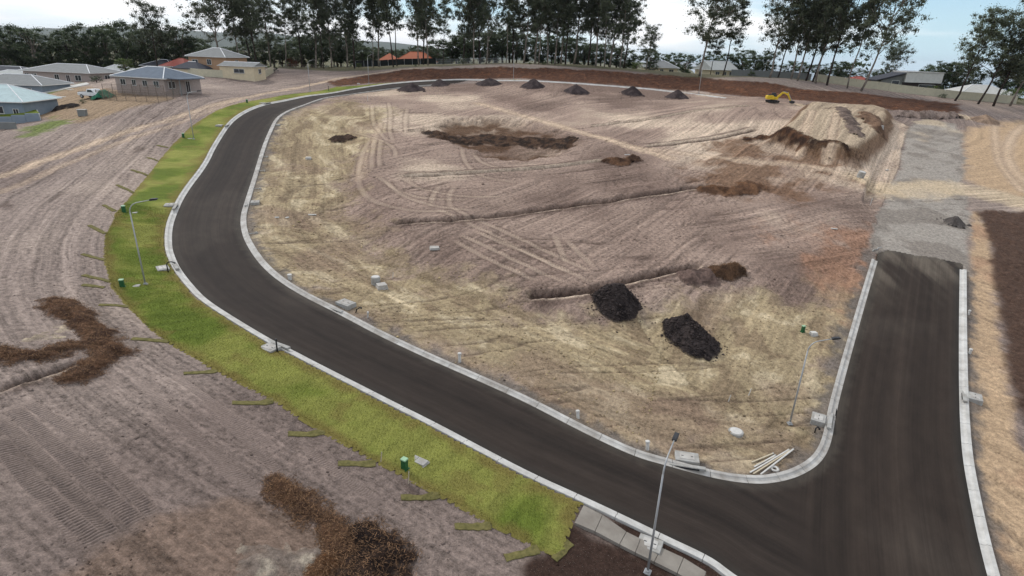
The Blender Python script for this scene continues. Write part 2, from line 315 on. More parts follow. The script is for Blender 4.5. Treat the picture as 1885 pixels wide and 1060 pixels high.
for P, hw, dep, sp, side in TRENCH:
    dep *= 1.5
    b = (xf > P[:, 0].min()-4) & (xf < P[:, 0].max()+4) & (yf > P[:, 1].min()-4) & (yf < P[:, 1].max()+4)
    d, a_, s_ = near_poly(xf[b], yf[b], P); L_ = np.linalg.norm(np.diff(P, axis=0), axis=1).sum()
    wv = (fbm(a_*.6, a_*0+3, 3, 71)-.5); dd = d*s_*side
    fade = sstep(0, 1.5, a_)*sstep(0, 1.0, L_-a_+.5)
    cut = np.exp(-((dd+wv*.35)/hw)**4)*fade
    spo = np.exp(-((dd-hw*2.1+wv*.6)/(hw*.9))**2)*fade*(.6+.8*fbm(a_*.8, a_*0, 3, 81)); spo2 = np.exp(-((dd+hw*1.9+wv*.5)/(hw*.6))**2)*fade*.4
    h[b] += (-dep*cut+sp*spo+sp*spo2)*(1+.5*(vfin[b]-.5))
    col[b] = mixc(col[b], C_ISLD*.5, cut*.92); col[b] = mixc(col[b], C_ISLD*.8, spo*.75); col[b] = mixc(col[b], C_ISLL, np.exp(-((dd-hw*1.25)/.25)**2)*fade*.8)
col = mixc(col, C_BRN*.62, m_brn*(.5+.5*sstep(.4, .58, mid))*.95)
col = mixc(col, C_MUL, m_mul*.95); col = mixc(col, C_MUL*1.7, m_mul*sstep(.5, .8, vfin)*.4)
col = mixc(col, C_BAND, m_band); col = mixc(col, C_BANDL, m_band*sstep(.48, .75, fin)*.6); col = mixc(col, C_BAND*.55, m_band*sstep(.45, .25, vn(xf*1.7, yf*1.7, 5))*.6)
col = mixc(col, C_DARK, m_dark); col = mixc(col, srgb(116, 99, 87)*(1+.15*st)[:, None], m_of(GRADE, .5, 1.2)*.7)
col = col*np.array([1.19, 1.14, 1.08])*(1-.24*np.maximum(np.maximum(m_mul, m_band), m_dark))[:, None]
# gravelly grey backfill along the kerb backs
kb = np.minimum(np.where(np.linalg.norm(np.stack([xf, yf], 1)-INN[0], axis=1) < 0, 0, dI), near_poly(xf, yf, RGT[::2])[0])
col = mixc(col, C_GRAVD*.85, (1-sstep(.7, 1.9, kb+(fin-.5)*2.2))*.8*(d_asp < -.3)*(1-m_grav))
# grass on the vacant lot, yard and far land
grassy = np.maximum(m_of(hits([(40,235),(75,228),(95,215),(130,222),(60,250),(40,252)]), 1, 2), m_of(hits([(60,168),(120,160),(150,152),(160,156),(110,168),(80,178)]), .5, 1))
lotp = m_of(hits([(66,172),(150,160),(260,172),(330,182),(240,200),(150,225),(90,222),(68,205)]), 1, 2)
col = mixc(col, srgb(150, 128, 100), lotp*.8); col = mixc(col, srgb(104, 118, 58), grassy*.9)
beyond = sstep(2.0, 6.0, yf-np.interp(xf, [-130, -80, -38, 0, 60, 100, 130], [175, 172, 173, 178, 158, 146, 140]))
col = mixc(col, srgb(86, 88, 56), beyond*.75)
# under the carriageway the sheet drops away, under the turf it sits just below the sod
zg = zf+h*1.0
zg = np.where(d_asp > -.28, zf-.35*sstep(-.3, -.05, d_asp), zg)
zg = np.where((d_turf > 0.0) & (d_asp <= -.28), zf+.035, zg)

flow = np.zeros((len(x), 3)); fu = np.where(is_isl, np.where(m_tan > .5, aI, np.where(pick > .5, ur, ui)), aO)
fv = np.where(is_isl, np.where(m_tan > .5, dI+lob*.1, np.where(pick > .5, vr+lob*.3, vi+lob*.55)), dO)
flow[fine] = np.stack([fu+2*warp, fv+.7*warp, np.clip(near_fade*(1-.85*np.maximum(m_grav, np.maximum(m_strip, m_sand)))*(1-.85*np.maximum(np.maximum(m_mul, m_band), m_dark))*(1-.35*m_tan)*np.where(is_isl, sstep(0, .5, np.abs(2*m_tan-1))*sstep(0, .6, np.abs(2*pick-1)), 1), 0, 1)], 1)
Zg = np.empty(x.shape); colr = np.empty((len(x), 3))
rest = ~fine
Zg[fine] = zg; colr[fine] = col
zr = Zb(x[rest], y[rest]); Zg[rest] = zr+(fbm(x[rest]*.05, y[rest]*.05, 4, 11)-.5)*.7
colr[rest] = srgb(96, 92, 62); lowr = (np.abs(x[rest]) < 200) & (y[rest] < 60); colr[rest] = np.where(lowr[:, None], C_GREY, colr[rest])
def attr_mesh(name, V, F, colors=None, attr='soil', smoothf=True, flow=None):
    me = bpy.data.meshes.new(name)
    V = np.asarray(V, np.float32); F = np.asarray(F, np.int32); k = F.shape[1]
    me.vertices.add(len(V)); me.vertices.foreach_set('co', V.ravel())
    me.loops.add(F.size); me.loops.foreach_set('vertex_index', F.ravel())
    me.polygons.add(len(F)); me.polygons.foreach_set('loop_start', np.arange(0, F.size, k, dtype=np.int32)); me.polygons.foreach_set('loop_total', np.full(len(F), k, np.int32))
    if smoothf: me.polygons.foreach_set('use_smooth', np.ones(len(F), bool))
    me.update(calc_edges=True)
    if colors is not None:
        a = me.attributes.new(attr, 'FLOAT_COLOR', 'POINT')
        a.data.foreach_set('color', np.concatenate([colors, np.ones((len(V), 1))], 1).astype(np.float32).ravel())
    if flow is not None:
        a = me.attributes.new('flow', 'FLOAT_VECTOR', 'POINT'); a.data.foreach_set('vector', flow.astype(np.float32).ravel())
    return me
def grid_faces(nx, ny):
    i = np.arange(nx*ny).reshape(ny, nx)
    return np.stack([i[:-1, :-1].ravel(), i[:-1, 1:].ravel(), i[1:, 1:].ravel(), i[1:, :-1].ravel()], 1)
ZG = Zg.reshape(ny, nx); CG = colr.reshape(ny, nx, 3)
def gz(px, py, A=None):                              # bilinear sample of the finished ground
    A = ZG if A is None else A
    px = np.asarray(px, float); py = np.asarray(py, float)
    i = np.clip(np.searchsorted(GX, px)-1, 0, nx-2); j = np.clip(np.searchsorted(GY, py)-1, 0, ny-2)
    fx = (px-GX[i])/(GX[i+1]-GX[i]); fy = (py-GY[j])/(GY[j+1]-GY[j])
    if A.ndim == 3: fx = fx[..., None]; fy = fy[..., None]
    return (A[j, i]*(1-fx)+A[j, i+1]*fx)*(1-fy)+(A[j+1, i]*(1-fx)+A[j+1, i+1]*fx)*fy

# ------------------------------------------------------------------ materials
def newmat(name):
    m = bpy.data.materials.new(name); m.use_nodes = True; n = m.node_tree; b = n.nodes['Principled BSDF']
    b.inputs['Specular IOR Level'].default_value = .25
    return m, n, b
def nd(n, t, **k):
    q = n.nodes.new(t)
    for a, v in k.items():
        if a in q.inputs.keys(): q.inputs[a].default_value = v
        else: setattr(q, a, v)
    return q
def mat_attr(name, scale=9.0, amt=.35, bump=.5, bscale=14.0, dist=.05, rough=.95, spec=.1, speck=None, flow=False):
    m, n, b = newmat(name); l = n.links.new
    at_ = nd(n, 'ShaderNodeAttribute', attribute_name='soil'); g = nd(n, 'ShaderNodeNewGeometry')
    z1 = nd(n, 'ShaderNodeTexNoise', Scale=scale, Detail=6.0, Roughness=.65); l(g.outputs['Position'], z1.inputs['Vector'])
    mr = nd(n, 'ShaderNodeMapRange'); mr.inputs['From Min'].default_value = .25; mr.inputs['From Max'].default_value = .75
    mr.inputs['To Min'].default_value = 1-amt; mr.inputs['To Max'].default_value = 1+amt; l(z1.outputs['Fac'], mr.inputs['Value'])
    z4 = nd(n, 'ShaderNodeTexNoise', Scale=scale*3.7, Detail=4.0, Roughness=.7); l(g.outputs['Position'], z4.inputs['Vector'])
    m4 = nd(n, 'ShaderNodeMapRange'); m4.inputs['From Min'].default_value = .28; m4.inputs['From Max'].default_value = .72; m4.inputs['To Min'].default_value = 1-amt*.8; m4.inputs['To Max'].default_value = 1+amt*.8; l(z4.outputs['Fac'], m4.inputs['Value'])
    mq = nd(n, 'ShaderNodeMath', operation='MULTIPLY'); l(mr.outputs['Result'], mq.inputs[0]); l(m4.outputs['Result'], mq.inputs[1])
    mult = mq.outputs[0]; hgt = None
    if flow:
        fa = nd(n, 'ShaderNodeAttribute', attribute_name='flow'); sx = nd(n, 'ShaderNodeSeparateXYZ'); l(fa.outputs['Vector'], sx.inputs[0])
        def band(su, sv, det, lo, hi, amp, dst=0.0):
            c = nd(n, 'ShaderNodeCombineXYZ'); q1 = nd(n, 'ShaderNodeMath', operation='MULTIPLY'); q1.inputs[1].default_value = su; q2 = nd(n, 'ShaderNodeMath', operation='MULTIPLY'); q2.inputs[1].default_value = sv
            l(sx.outputs[0], q1.inputs[0]); l(sx.outputs[1], q2.inputs[0]); l(q1.outputs[0], c.inputs[0]); l(q2.outputs[0], c.inputs[1])
            t = nd(n, 'ShaderNodeTexNoise', Scale=1.0, Detail=det, Roughness=.6, Distortion=dst); l(c.outputs[0], t.inputs['Vector'])
            r = nd(n, 'ShaderNodeMapRange'); r.inputs['From Min'].default_value = lo; r.inputs['From Max'].default_value = hi; r.inputs['To Min'].default_value = -amp; r.inputs['To Max'].default_value = amp
            l(t.outputs['Fac'], r.inputs['Value']); return r.outputs['Result']
        def add(a, b_):
            q = nd(n, 'ShaderNodeMath', operation='ADD'); l(a, q.inputs[0]); l(b_, q.inputs[1]); return q.outputs[0]
        fb = flow if flow is not True else ((.035, 1.1, 3.0, .34, .66, .20, 0), (.06, 3.4, 4.0, .36, .64, .14, .2), (2.2, 2.6, 6.0, .34, .66, .24, .3))
        tot = add(add(band(*fb[0]), band(*fb[1])), band(*fb[2]))
        q = nd(n, 'ShaderNodeMath', operation='MULTIPLY'); l(tot, q.inputs[0]); l(sx.outputs[2], q.inputs[1]); tot = q.outputs[0]
        hgt = tot; mult = add(mult, tot)
    vm = nd(n, 'ShaderNodeVectorMath', operation='SCALE'); l(at_.outputs['Color'], vm.inputs[0]); l(mult, vm.inputs['Scale'])
    last = vm.outputs['Vector']
    if speck:
        sc, c, thr = speck
        z3 = nd(n, 'ShaderNodeTexNoise', Scale=sc, Detail=2.0); l(g.outputs['Position'], z3.inputs['Vector'])
        r3 = nd(n, 'ShaderNodeMapRange'); r3.inputs['From Min'].default_value = thr; r3.inputs['From Max'].default_value = thr+.05; l(z3.outputs['Fac'], r3.inputs['Value'])
        mm = nd(n, 'ShaderNodeMix', data_type='RGBA'); l(r3.outputs['Result'], mm.inputs['Factor']); l(last, mm.inputs['A']); mm.inputs['B'].default_value = (*c, 1); last = mm.outputs['Result']
    l(last, b.inputs['Base Color'])
    z2 = nd(n, 'ShaderNodeTexNoise', Scale=bscale, Detail=8.0, Roughness=.7); l(g.outputs['Position'], z2.inputs['Vector'])
    hsock = z2.outputs['Fac']
    if hgt is not None: hsock = add(hsock, hgt)
    bp = nd(n, 'ShaderNodeBump', Strength=bump, Distance=dist); l(hsock, bp.inputs['Height']); l(bp.outputs['Normal'], b.inputs['Normal'])
    b.inputs['Roughness'].default_value = rough; b.inputs['Specular IOR Level'].default_value = spec
    return m
def mat_plain(name, c, rough=.7, var=.15, scale=3.0, bump=0, bscale=30, metal=0, spec=.3, c2=None, wave=None):
    m, n, b = newmat(name); l = n.links.new
    g = nd(n, 'ShaderNodeNewGeometry'); z = nd(n, 'ShaderNodeTexNoise', Scale=scale, Detail=5.0, Roughness=.6); l(g.outputs['Position'], z.inputs['Vector'])
    c = np.asarray(c, float); lo = c*(1-var) if c2 is None else np.asarray(c2); hi = c*(1+var) if c2 is None else c
    r = nd(n, 'ShaderNodeValToRGB'); r.color_ramp.elements[0].position = .3; r.color_ramp.elements[1].position = .7
    r.color_ramp.elements[0].color = (*lo, 1); r.color_ramp.elements[1].color = (*np.clip(hi, 0, 1), 1)
    l(z.outputs['Fac'], r.inputs['Fac']); l(r.outputs['Color'], b.inputs['Base Color'])
    if bump:
        z2 = nd(n, 'ShaderNodeTexNoise', Scale=bscale, Detail=6.0); l(g.outputs['Position'], z2.inputs['Vector'])
        bp = nd(n, 'ShaderNodeBump', Strength=bump, Distance=.02); l(z2.outputs['Fac'], bp.inputs['Height']); l(bp.outputs['Normal'], b.inputs['Normal'])
    b.inputs['Roughness'].default_value = rough; b.inputs['Metallic'].default_value = metal; b.inputs['Specular IOR Level'].default_value = spec
    return m
def mat_leaf(name, c1, c2, rough=.55):
    m, n, b = newmat(name); l = n.links.new
    oi = nd(n, 'ShaderNodeObjectInfo'); g = nd(n, 'ShaderNodeNewGeometry'); z = nd(n, 'ShaderNodeTexNoise', Scale=.9, Detail=4.0); l(g.outputs['Position'], z.inputs['Vector'])
    r = nd(n, 'ShaderNodeValToRGB'); r.color_ramp.elements[0].color = (*c1, 1); r.color_ramp.elements[1].color = (*c2, 1)
    r.color_ramp.elements[0].position = .3; r.color_ramp.elements[1].position = .72
    l(z.outputs['Fac'], r.inputs['Fac'])
    mr = nd(n, 'ShaderNodeMapRange'); mr.inputs['To Min'].default_value = .75; mr.inputs['To Max'].default_value = 1.3; l(oi.outputs['Random'], mr.inputs['Value'])
    vm = nd(n, 'ShaderNodeVectorMath', operation='SCALE'); l(r.outputs['Color'], vm.inputs[0]); l(mr.outputs['Result'], vm.inputs['Scale']); l(vm.outputs['Vector'], b.inputs['Base Color'])
    b.inputs['Roughness'].default_value = rough; b.inputs['Specular IOR Level'].default_value = .2
    tr = nd(n, 'ShaderNodeBsdfTranslucent'); l(vm.outputs['Vector'], tr.inputs['Color']); ms = nd(n, 'ShaderNodeMixShader'); ms.inputs['Fac'].default_value = .45; o_ = n.nodes['Material Output']
    l(b.outputs['BSDF'], ms.inputs[1]); l(tr.outputs['BSDF'], ms.inputs[2]); l(ms.outputs['Shader'], o_.inputs['Surface'])
    return m
MT = {}
MT['soil'] = mat_attr('soil', 7.0, .30, .9, 9.0, .07, speck=(38, (.46, .41, .34), .70))
MT['ground'] = mat_attr('ground_soil', 3.2, .42, 1.0, 7.0, .10, speck=(30, (.50, .45, .38), .70), flow=True)
MT['asphalt'] = mat_attr('asphalt', 34.0, .22, .35, 90.0, .006, .85, .2, speck=(60, (.16, .15, .14), .735), flow=((.012, 2.2, 3.0, .36, .64, .13, 0), (.03, 8.0, 3.0, .36, .64, .09, 0), (.5, 1.2, 5.0, .36, .64, .12, .3)))
MT['mound'] = mat_attr('mound_soil', 4.0, .45, 1.0, 7.0, .12)
MT['turf'] = mat_plain('turf', srgb(120, 132, 52), .9, .0, 2.2, .9, 22, c2=srgb(90, 104, 40), spec=.1)
MT['turf_edge'] = mat_plain('turf_strip', srgb(124, 116, 74), .9, .0, 4, .8, 30, c2=srgb(86, 84, 50), spec=.1)
MT['grass'] = mat_plain('grass_blade', srgb(136, 146, 58), .8, 0, .35, c2=srgb(92, 116, 40), spec=.15)
MT['concrete'] = mat_plain('new_concrete', srgb(204, 203, 198), .85, .0, 1.1, .3, 40, c2=srgb(170, 167, 160))
MT['kerb_in'] = mat_plain('dusty_concrete', srgb(196, 194, 188), .88, .0, .9, .3, 40, c2=srgb(144, 138, 130))
MT['path'] = mat_plain('path_concrete', srgb(150, 144, 134), .88, .0, .9, .3, 40, c2=srgb(122, 115, 106))
MT['lid'] = mat_plain('lid_concrete', srgb(172, 172, 168), .85, .0, 2.5, .2, 40, c2=srgb(142, 138, 130))
MT['white'] = mat_plain('white_plastic', srgb(196, 194, 188), .6, .1, 4)
MT['galv'] = mat_plain('galvanised', srgb(166, 168, 168), .5, .1, 6, metal=.3)
MT['lamp'] = mat_plain('lamp_dark', srgb(52, 53, 55), .5, .1, 6)
MT['green'] = mat_plain('green_plastic', srgb(38, 88, 52), .5, .12, 5)
MT['greenlid'] = mat_plain('green_lid', srgb(150, 185, 150), .5, .08, 5)
MT['black'] = mat_plain('black_plastic', srgb(28, 28, 30), .5, .1, 5)
MT['timber'] = mat_plain('timber', srgb(188, 176, 152), .8, .12, 5)
MT['blacksoil'] = mat_plain('black_topsoil', srgb(46, 41, 40), .95, 0, 5, 1, 12, c2=srgb(26, 23, 23), spec=.1)
MT['straw'] = mat_plain('mulch_straw', srgb(138, 104, 72), .9, 0, 1.5, c2=srgb(84, 58, 40), spec=.1)
MT['bark'] = mat_plain('bark_grey', srgb(150, 141, 130), .9, 0, 1.2, .6, 12, c2=srgb(86, 77, 69), spec=.1)
MT['bark2'] = mat_plain('bark_dark', srgb(74, 64, 58), .9, 0, 1.2, .6, 12, c2=srgb(42, 37, 34), spec=.1)
MT['leaf'] = mat_leaf('gum_leaf', (.07, .088, .055), (.165, .185, .115))
MT['leaf2'] = mat_leaf('dense_leaf', (.045, .068, .038), (.115, .145, .075))
MT['leaf3'] = mat_leaf('bright_leaf', (.05, .08, .02), (.13, .17, .05))
MT['leafred'] = mat_leaf('russet_leaf', (.07, .03, .02), (.15, .07, .035))
MT['glass'] = mat_plain('window_glass', (.03, .035, .04), .12, .1, 2, spec=.6)

def tag(o, label=None, cat=None, group=None, kind=None):
    if label: o['label'] = label
    if cat: o['category'] = cat
    if group: o['group'] = group
    if kind: o['kind'] = kind
    return o
def link(name, me, mat, parent=None):
    o = bpy.data.objects.new(name, me); COL.objects.link(o)
    if mat is not None and len(me.materials) == 0: me.materials.append(mat)
    if parent is not None: o.parent = parent
    return o
def empty(name, loc=(0, 0, 0), rz=0.0):
    o = bpy.data.objects.new(name, None); COL.objects.link(o); o.location = [float(v) for v in loc]; o.rotation_euler = (0, 0, rz); o.empty_display_size = .3
    return o
def copy_tree(o, parent=None):
    c = o.copy(); COL.objects.link(c); c.parent = parent
    for ch in list(o.children): copy_tree(ch, c)
    return c
class MB:
    def __init__(s): s.v = []; s.f = []
    def add(s, V, F):
        b = len(s.v); s.v += [tuple(map(float, p)) for p in V]; s.f += [tuple(b+i for i in q) for q in F]; return s
    def box(s, c, d, rz=0, rx=0, ry=0):
        R_ = Matrix.Rotation(rz, 3, 'Z') @ Matrix.Rotation(ry, 3, 'Y') @ Matrix.Rotation(rx, 3, 'X')
        V = [Vector(c)+R_ @ Vector((sx*d[0]/2, sy*d[1]/2, sz*d[2]/2)) for sx in (-1, 1) for sy in (-1, 1) for sz in (-1, 1)]
        return s.add(V, [(0, 1, 3, 2), (4, 6, 7, 5), (0, 4, 5, 1), (2, 3, 7, 6), (0, 2, 6, 4), (1, 5, 7, 3)])
    def tube(s, P, rad, n=8, cap=True):
        P = [Vector(p) for p in P]; rad = [rad]*len(P) if np.isscalar(rad) else rad; V = []; F = []
        t0 = (P[1]-P[0]).normalized(); a = t0.orthogonal().normalized()
        for i, p in enumerate(P):
            t = (P[min(i+1, len(P)-1)]-P[max(i-1, 0)]).normalized(); a = (a-t*a.dot(t)).normalized(); b = t.cross(a)
            for k in range(n): th = 2*math.pi*k/n; V.append(p+(a*math.cos(th)+b*math.sin(th))*rad[i])
        for i in range(len(P)-1):
            for k in range(n): F.append((i*n+k, i*n+(k+1) % n, (i+1)*n+(k+1) % n, (i+1)*n+k))
        if cap: F.append(tuple(range(n-1, -1, -1))); F.append(tuple((len(P)-1)*n+k for k in range(n)))
        return s.add(V, F)
    def lathe(s, prof, c=(0, 0, 0), n=20):
        V = []; F = []; m = len(prof)
        for k in range(n):
            th = 2*math.pi*k/n
            for r, z in prof: V.append((c[0]+r*math.cos(th), c[1]+r*math.sin(th), c[2]+z))
        for k in range(n):
            for i in range(m-1): F.append((k*m+i, ((k+1) % n)*m+i, ((k+1) % n)*m+i+1, k*m+i+1))
        F.append(tuple(k*m+m-1 for k in range(n))); F.append(tuple(k*m for k in range(n-1, -1, -1)))
        return s.add(V, F)
    def prism(s, poly, y0, y1, ax='y'):
        n = len(poly); f = (lambda a, b, t: (a, t, b)) if ax == 'y' else (lambda a, b, t: (a, b, t)) if ax == 'z' else (lambda a, b, t: (t, a, b))
        V = [f(a, b, y0) for a, b in poly]+[f(a, b, y1) for a, b in poly]
        return s.add(V, [tuple(range(n)), tuple(range(2*n-1, n-1, -1))]+[(i, i+n, (i+1) % n+n, (i+1) % n) for i in range(n)])
    def mesh(s, name, smoothf=False, bevel=0):
        me = bpy.data.meshes.new(name); me.from_pydata(s.v, [], s.f); me.update()
        bm = bmesh.new(); bm.from_mesh(me); bmesh.ops.recalc_face_normals(bm, faces=bm.faces)
        if bevel: bmesh.ops.bevel(bm, geom=[e for e in bm.edges if e.calc_face_angle(0) > .5], offset=bevel, segments=1, affect='EDGES')
        bm.to_mesh(me); bm.free()
        if smoothf: me.polygons.foreach_set('use_smooth', np.ones(len(me.polygons), bool))
        return me
    def build(s, name, mat, parent=None, smoothf=False, bevel=0):
        return link(name, s.mesh(name, smoothf, bevel), mat, parent)

# ------------------------------------------------------------------ ground object
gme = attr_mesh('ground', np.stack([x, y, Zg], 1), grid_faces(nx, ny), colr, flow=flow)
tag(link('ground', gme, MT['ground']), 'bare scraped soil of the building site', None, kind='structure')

# ------------------------------------------------------------------ road
xa = np.arange(-52, 56, .22); ya = np.concatenate([np.arange(14, 75, .22), np.arange(75, 172, .4)])
AX, AY = np.meshgrid(xa, ya); ax_, ay_ = AX.ravel(), AY.ravel()
da = sdist(ax_, ay_, ASPH, 3); keep = da > -.30
far_end = hit(850, 149)
az_ = Zb(ax_, ay_)+.03
dO2, aO2, _ = near_poly(ax_, ay_, OUT[::2]); dR2, aR2, _ = near_poly(ax_, ay_, RGT[::2])
mB = sstep(11.5, 7.5, dR2+(fbm(ax_*.1, ay_*.1, 3, 77)-.5)*3)*(ay_ < 70)
v_ = dO2; sA = (fbm(aO2*.012, v_*1.5, 3, 501)-.5)*2; sB = (fbm(aR2*.012, dR2*1.35, 3, 511)-.5)*2
lane = np.exp(-((dR2-4.2)/1.6)**2)*.5+np.exp(-((dR2-6.6)/.5)**2)*.25
cA = srgb(45, 38, 33)*(1+.6*sA)[:, None]; cB = (srgb(47, 39, 33)*(1+.7*sB+.5*lane)[:, None])
ca = cA*(1-mB)[:, None]+cB*mB[:, None]
dust = sstep(.55, .75, fbm(ax_*.12, ay_*.12, 4, 521))*.25; ca = ca*(1-dust[:, None])+srgb(80, 72, 64)*dust[:, None]
mud = sstep(52, 63, ay_+(fbm(ax_*.3, ay_*.15, 3, 5)-.5)*10)*(ax_ > 20)*sstep(.35, .7, fbm(ax_*.9, ay_*.12, 4, 535))*.5; ca = ca*(1-mud[:, None])+srgb(128, 118, 104)*mud[:, None]
dst2 = sstep(.9, .2, near_poly(ax_, ay_, INN[::2])[0]+(fbm(ax_*2.1, ay_*2.1, 4, 545)-.5)*.9)*.22; ca = ca*(1-dst2[:, None])+srgb(100, 90, 78)*dst2[:, None]
afl = np.stack([np.where(mB > .5, aR2, aO2), np.where(mB > .5, dR2, dO2), sstep(0, .7, np.abs(2*mB-1))], 1)
edge = sstep(.9, .1, np.abs(da))*.18; ca = ca*(1-edge[:, None])+srgb(70, 72, 68)*edge[:, None]
F_ = grid_faces(len(xa), len(ya)); F_ = F_[keep[F_].all(1)]
used = np.unique(F_); rm = np.full(len(ax_), -1); rm[used] = np.arange(len(used))
tag(link('road', attr_mesh('road', np.stack([ax_, ay_, az_], 1)[used], rm[F_], ca[used], flow=afl[used]), MT['asphalt']), 'fresh dark asphalt road bending round the site', None, kind='structure')

KPROF = [(-.03, -.3), (-.03, .042), (.16, .050), (.26, .10), (.33, .165), (.55, .172), (.57, .15), (.57, -.3)]
def kerb(line, side, mat, label, step=2.4):
    root = empty('kerb', (0, 0, 0)); tag(root, label, kind='structure')
    P = resample(line, step/6.0); n = len(P); nseg = max(1, (n-1)//6)
    T = np.gradient(P, axis=0); T /= np.linalg.norm(T, axis=1)[:, None]; Nn = np.stack([-T[:, 1], T[:, 0]], 1)*side
    k = len(KPROF)
    for q in range(nseg):
        idx = np.arange(q*6, min(q*6+7, n)); V = []; F = []
        for c_, i in enumerate(idx):
            p = P[i].copy()
            if c_ == 0: p += T[i]*.016
            if c_ == len(idx)-1: p -= T[i]*.016
            for o_, hz in KPROF:
                V.append((p[0]+Nn[i, 0]*o_, p[1]+Nn[i, 1]*o_, hz))
        V = np.array(V); V[:, 2] += Zb(V[:, 0], V[:, 1]); ctr = V.mean(0)
        for a in range(len(idx)-1):
            for b in range(k-1): F.append((a*k+b, a*k+b+1, (a+1)*k+b+1, (a+1)*k+b))
        F += [tuple(range(k)), tuple((len(idx)-1)*k+b for b in range(k-1, -1, -1))]
        o = MB().add(V-ctr, F).build('kerb_segment', mat, root); o.location = ctr.tolist()
iE = np.argmin(np.linalg.norm(OUT-hit(1345, 182), axis=1))
kerb(OUT, -1 if near_poly(np.array([TURF[12][0]]), np.array([TURF[12][1]]), OUT)[2][0] < 0 else 1, MT['concrete'], 'pale new concrete kerb along the grass verge')
_ic = hit(1100, 650); kerb(INN, near_poly(np.array([_ic[0]]), np.array([_ic[1]]), INN)[2][0], MT['kerb_in'], 'dusty concrete kerb round the inside of the bend')
_rc = hit(1830, 700); kerb(RGT, near_poly(np.array([_rc[0]]), np.array([_rc[1]]), RGT)[2][0], MT['concrete'], 'clean white concrete kerb on the right side of the straight road')

# ------------------------------------------------------------------ turf verge
xt = np.arange(-62, 12, .2); yt = np.concatenate([np.arange(18, 70, .2), np.arange(70, 172, .4)])
TX, TY = np.meshgrid(xt, yt); tx, ty = TX.ravel(), TY.ravel()
keepb = (sdist(tx, ty, tp, 2) > -.05)
dk = near_poly(tx[keepb], ty[keepb], OUT[::2])[0]; kk = np.where(keepb)[0][dk > .5]; keepb[:] = False; keepb[kk] = True
F_ = grid_faces(len(xt), len(yt)); F_ = F_[keepb[F_].all(1)]; used = np.unique(F_); rm = np.full(len(tx), -1); rm[used] = np.arange(len(used))
ux, uy = tx[used], ty[used]; uz = Zb(ux, uy)+.11+(fbm(ux*1.3, uy*1.3, 3, 601)-.5)*.06+(vn(ux*5, uy*5, 607)-.5)*.025
_cl = np.vstack([tp, tp[:1]]); _cs = np.concatenate([[0], np.cumsum(np.linalg.norm(np.diff(_cl, axis=0), axis=1))]); _d, _a, _ = near_poly(ux, uy, _cl); _m = (_d < .17) & (near_poly(ux, uy, OUT[::2])[0] > 1.0)
ux = np.where(_m, np.interp(_a, _cs, _cl[:, 0]), ux); uy = np.where(_m, np.interp(_a, _cs, _cl[:, 1]), uy)
es = sdist(ux, uy, tp, 2); uz -= .09*(1-sstep(0, .22, es))*(near_poly(ux, uy, OUT[::2])[0] > 1.0)
gc = fbm(ux*.22, uy*.22, 4, 611); dke = near_poly(ux, uy, OUT[::2])[0]
cv = srgb(110, 122, 52)*np.ones((len(ux), 1)); cv = mixc(cv, srgb(143, 143, 76), sstep(.42, .62, gc)*.8); cv = mixc(cv, srgb(88, 104, 42), sstep(.5, .35, gc)*.5)
_, av, _ = near_poly(ux, uy, OUT[::2]); cv = cv*(1+.26*(_hash(np.floor(av/.42), np.floor(dke/1.9+_hash(np.floor(av/.42), av*0, 3)), 8)-.5))[:, None]
cv = mixc(cv, srgb(128, 116, 66), sstep(.62, .72, fbm(ux*.5, uy*.5, 4, 621))*.5)
cv = mixc(cv, srgb(122, 108, 62), np.maximum(sstep(1.9, .7, dke+(fbm(ux, uy, 2, 3)-.5)*1.6), sstep(.9, .1, es+(fbm(ux*.8, uy*.8, 2, 5)-.5)*1.2))*.75)
MT['verge'] = mat_attr('verge_turf', 16.0, .4, 1.0, 24.0, .06)
verge = tag(link('grass_verge', attr_mesh('grass_verge', np.stack([ux, uy, uz], 1), rm[F_], cv), MT['verge']), 'strip of newly laid green turf between kerb and bare soil', kind='structure')
STR = [((590,796),(530,794)),((683,853),(622,850)),((802,912),(738,912)),((895,968),(837,966)),((983,1013),(930,1024)),((303,629),(243,624)),((392,684),(338,687)),((495,738),(427,738)),((230,565),(183,563)),((190,478),(152,468)),((192,429),(164,415)),((209,388),(191,378)),((244,355),(216,343)),((270,323),(242,315)),((288,297),(272,292)),((306,272),(289,268)),((197,518),(153,507)),((186,530),(152,526)),((1046,1003),(1020,1030))]
for a, b in STR:
    A_, B_ = hit(*a), hit(*b); e = B_-A_; ln = np.linalg.norm(e); e /= ln; n_ = np.array([-e[1], e[0]]); nn = max(4, int(ln/.2)); V = []; F = []
    for i in range(nn+1):
        c = A_-e*.25+e*(ln+.25)*i/nn; ww = .17+.07*random.random()
        for sgn, up in ((-1, -.03), (-1, .045), (0, .055), (1, .045), (1, -.03)):
            p = c+n_*ww*sgn; V.append((p[0], p[1], float(gz(p[0], p[1]))+up+.012*random.random()))
    for i in range(nn):
        for k in range(4): F.append((i*5+k, i*5+k+1, i*5+k+6, i*5+k+5))
    F += [(0, 1, 2, 3, 4), tuple(nn*5+k for k in (4, 3, 2, 1, 0))]
    MB().add(V, F).build('turf_strip', MT['turf_edge'], verge)
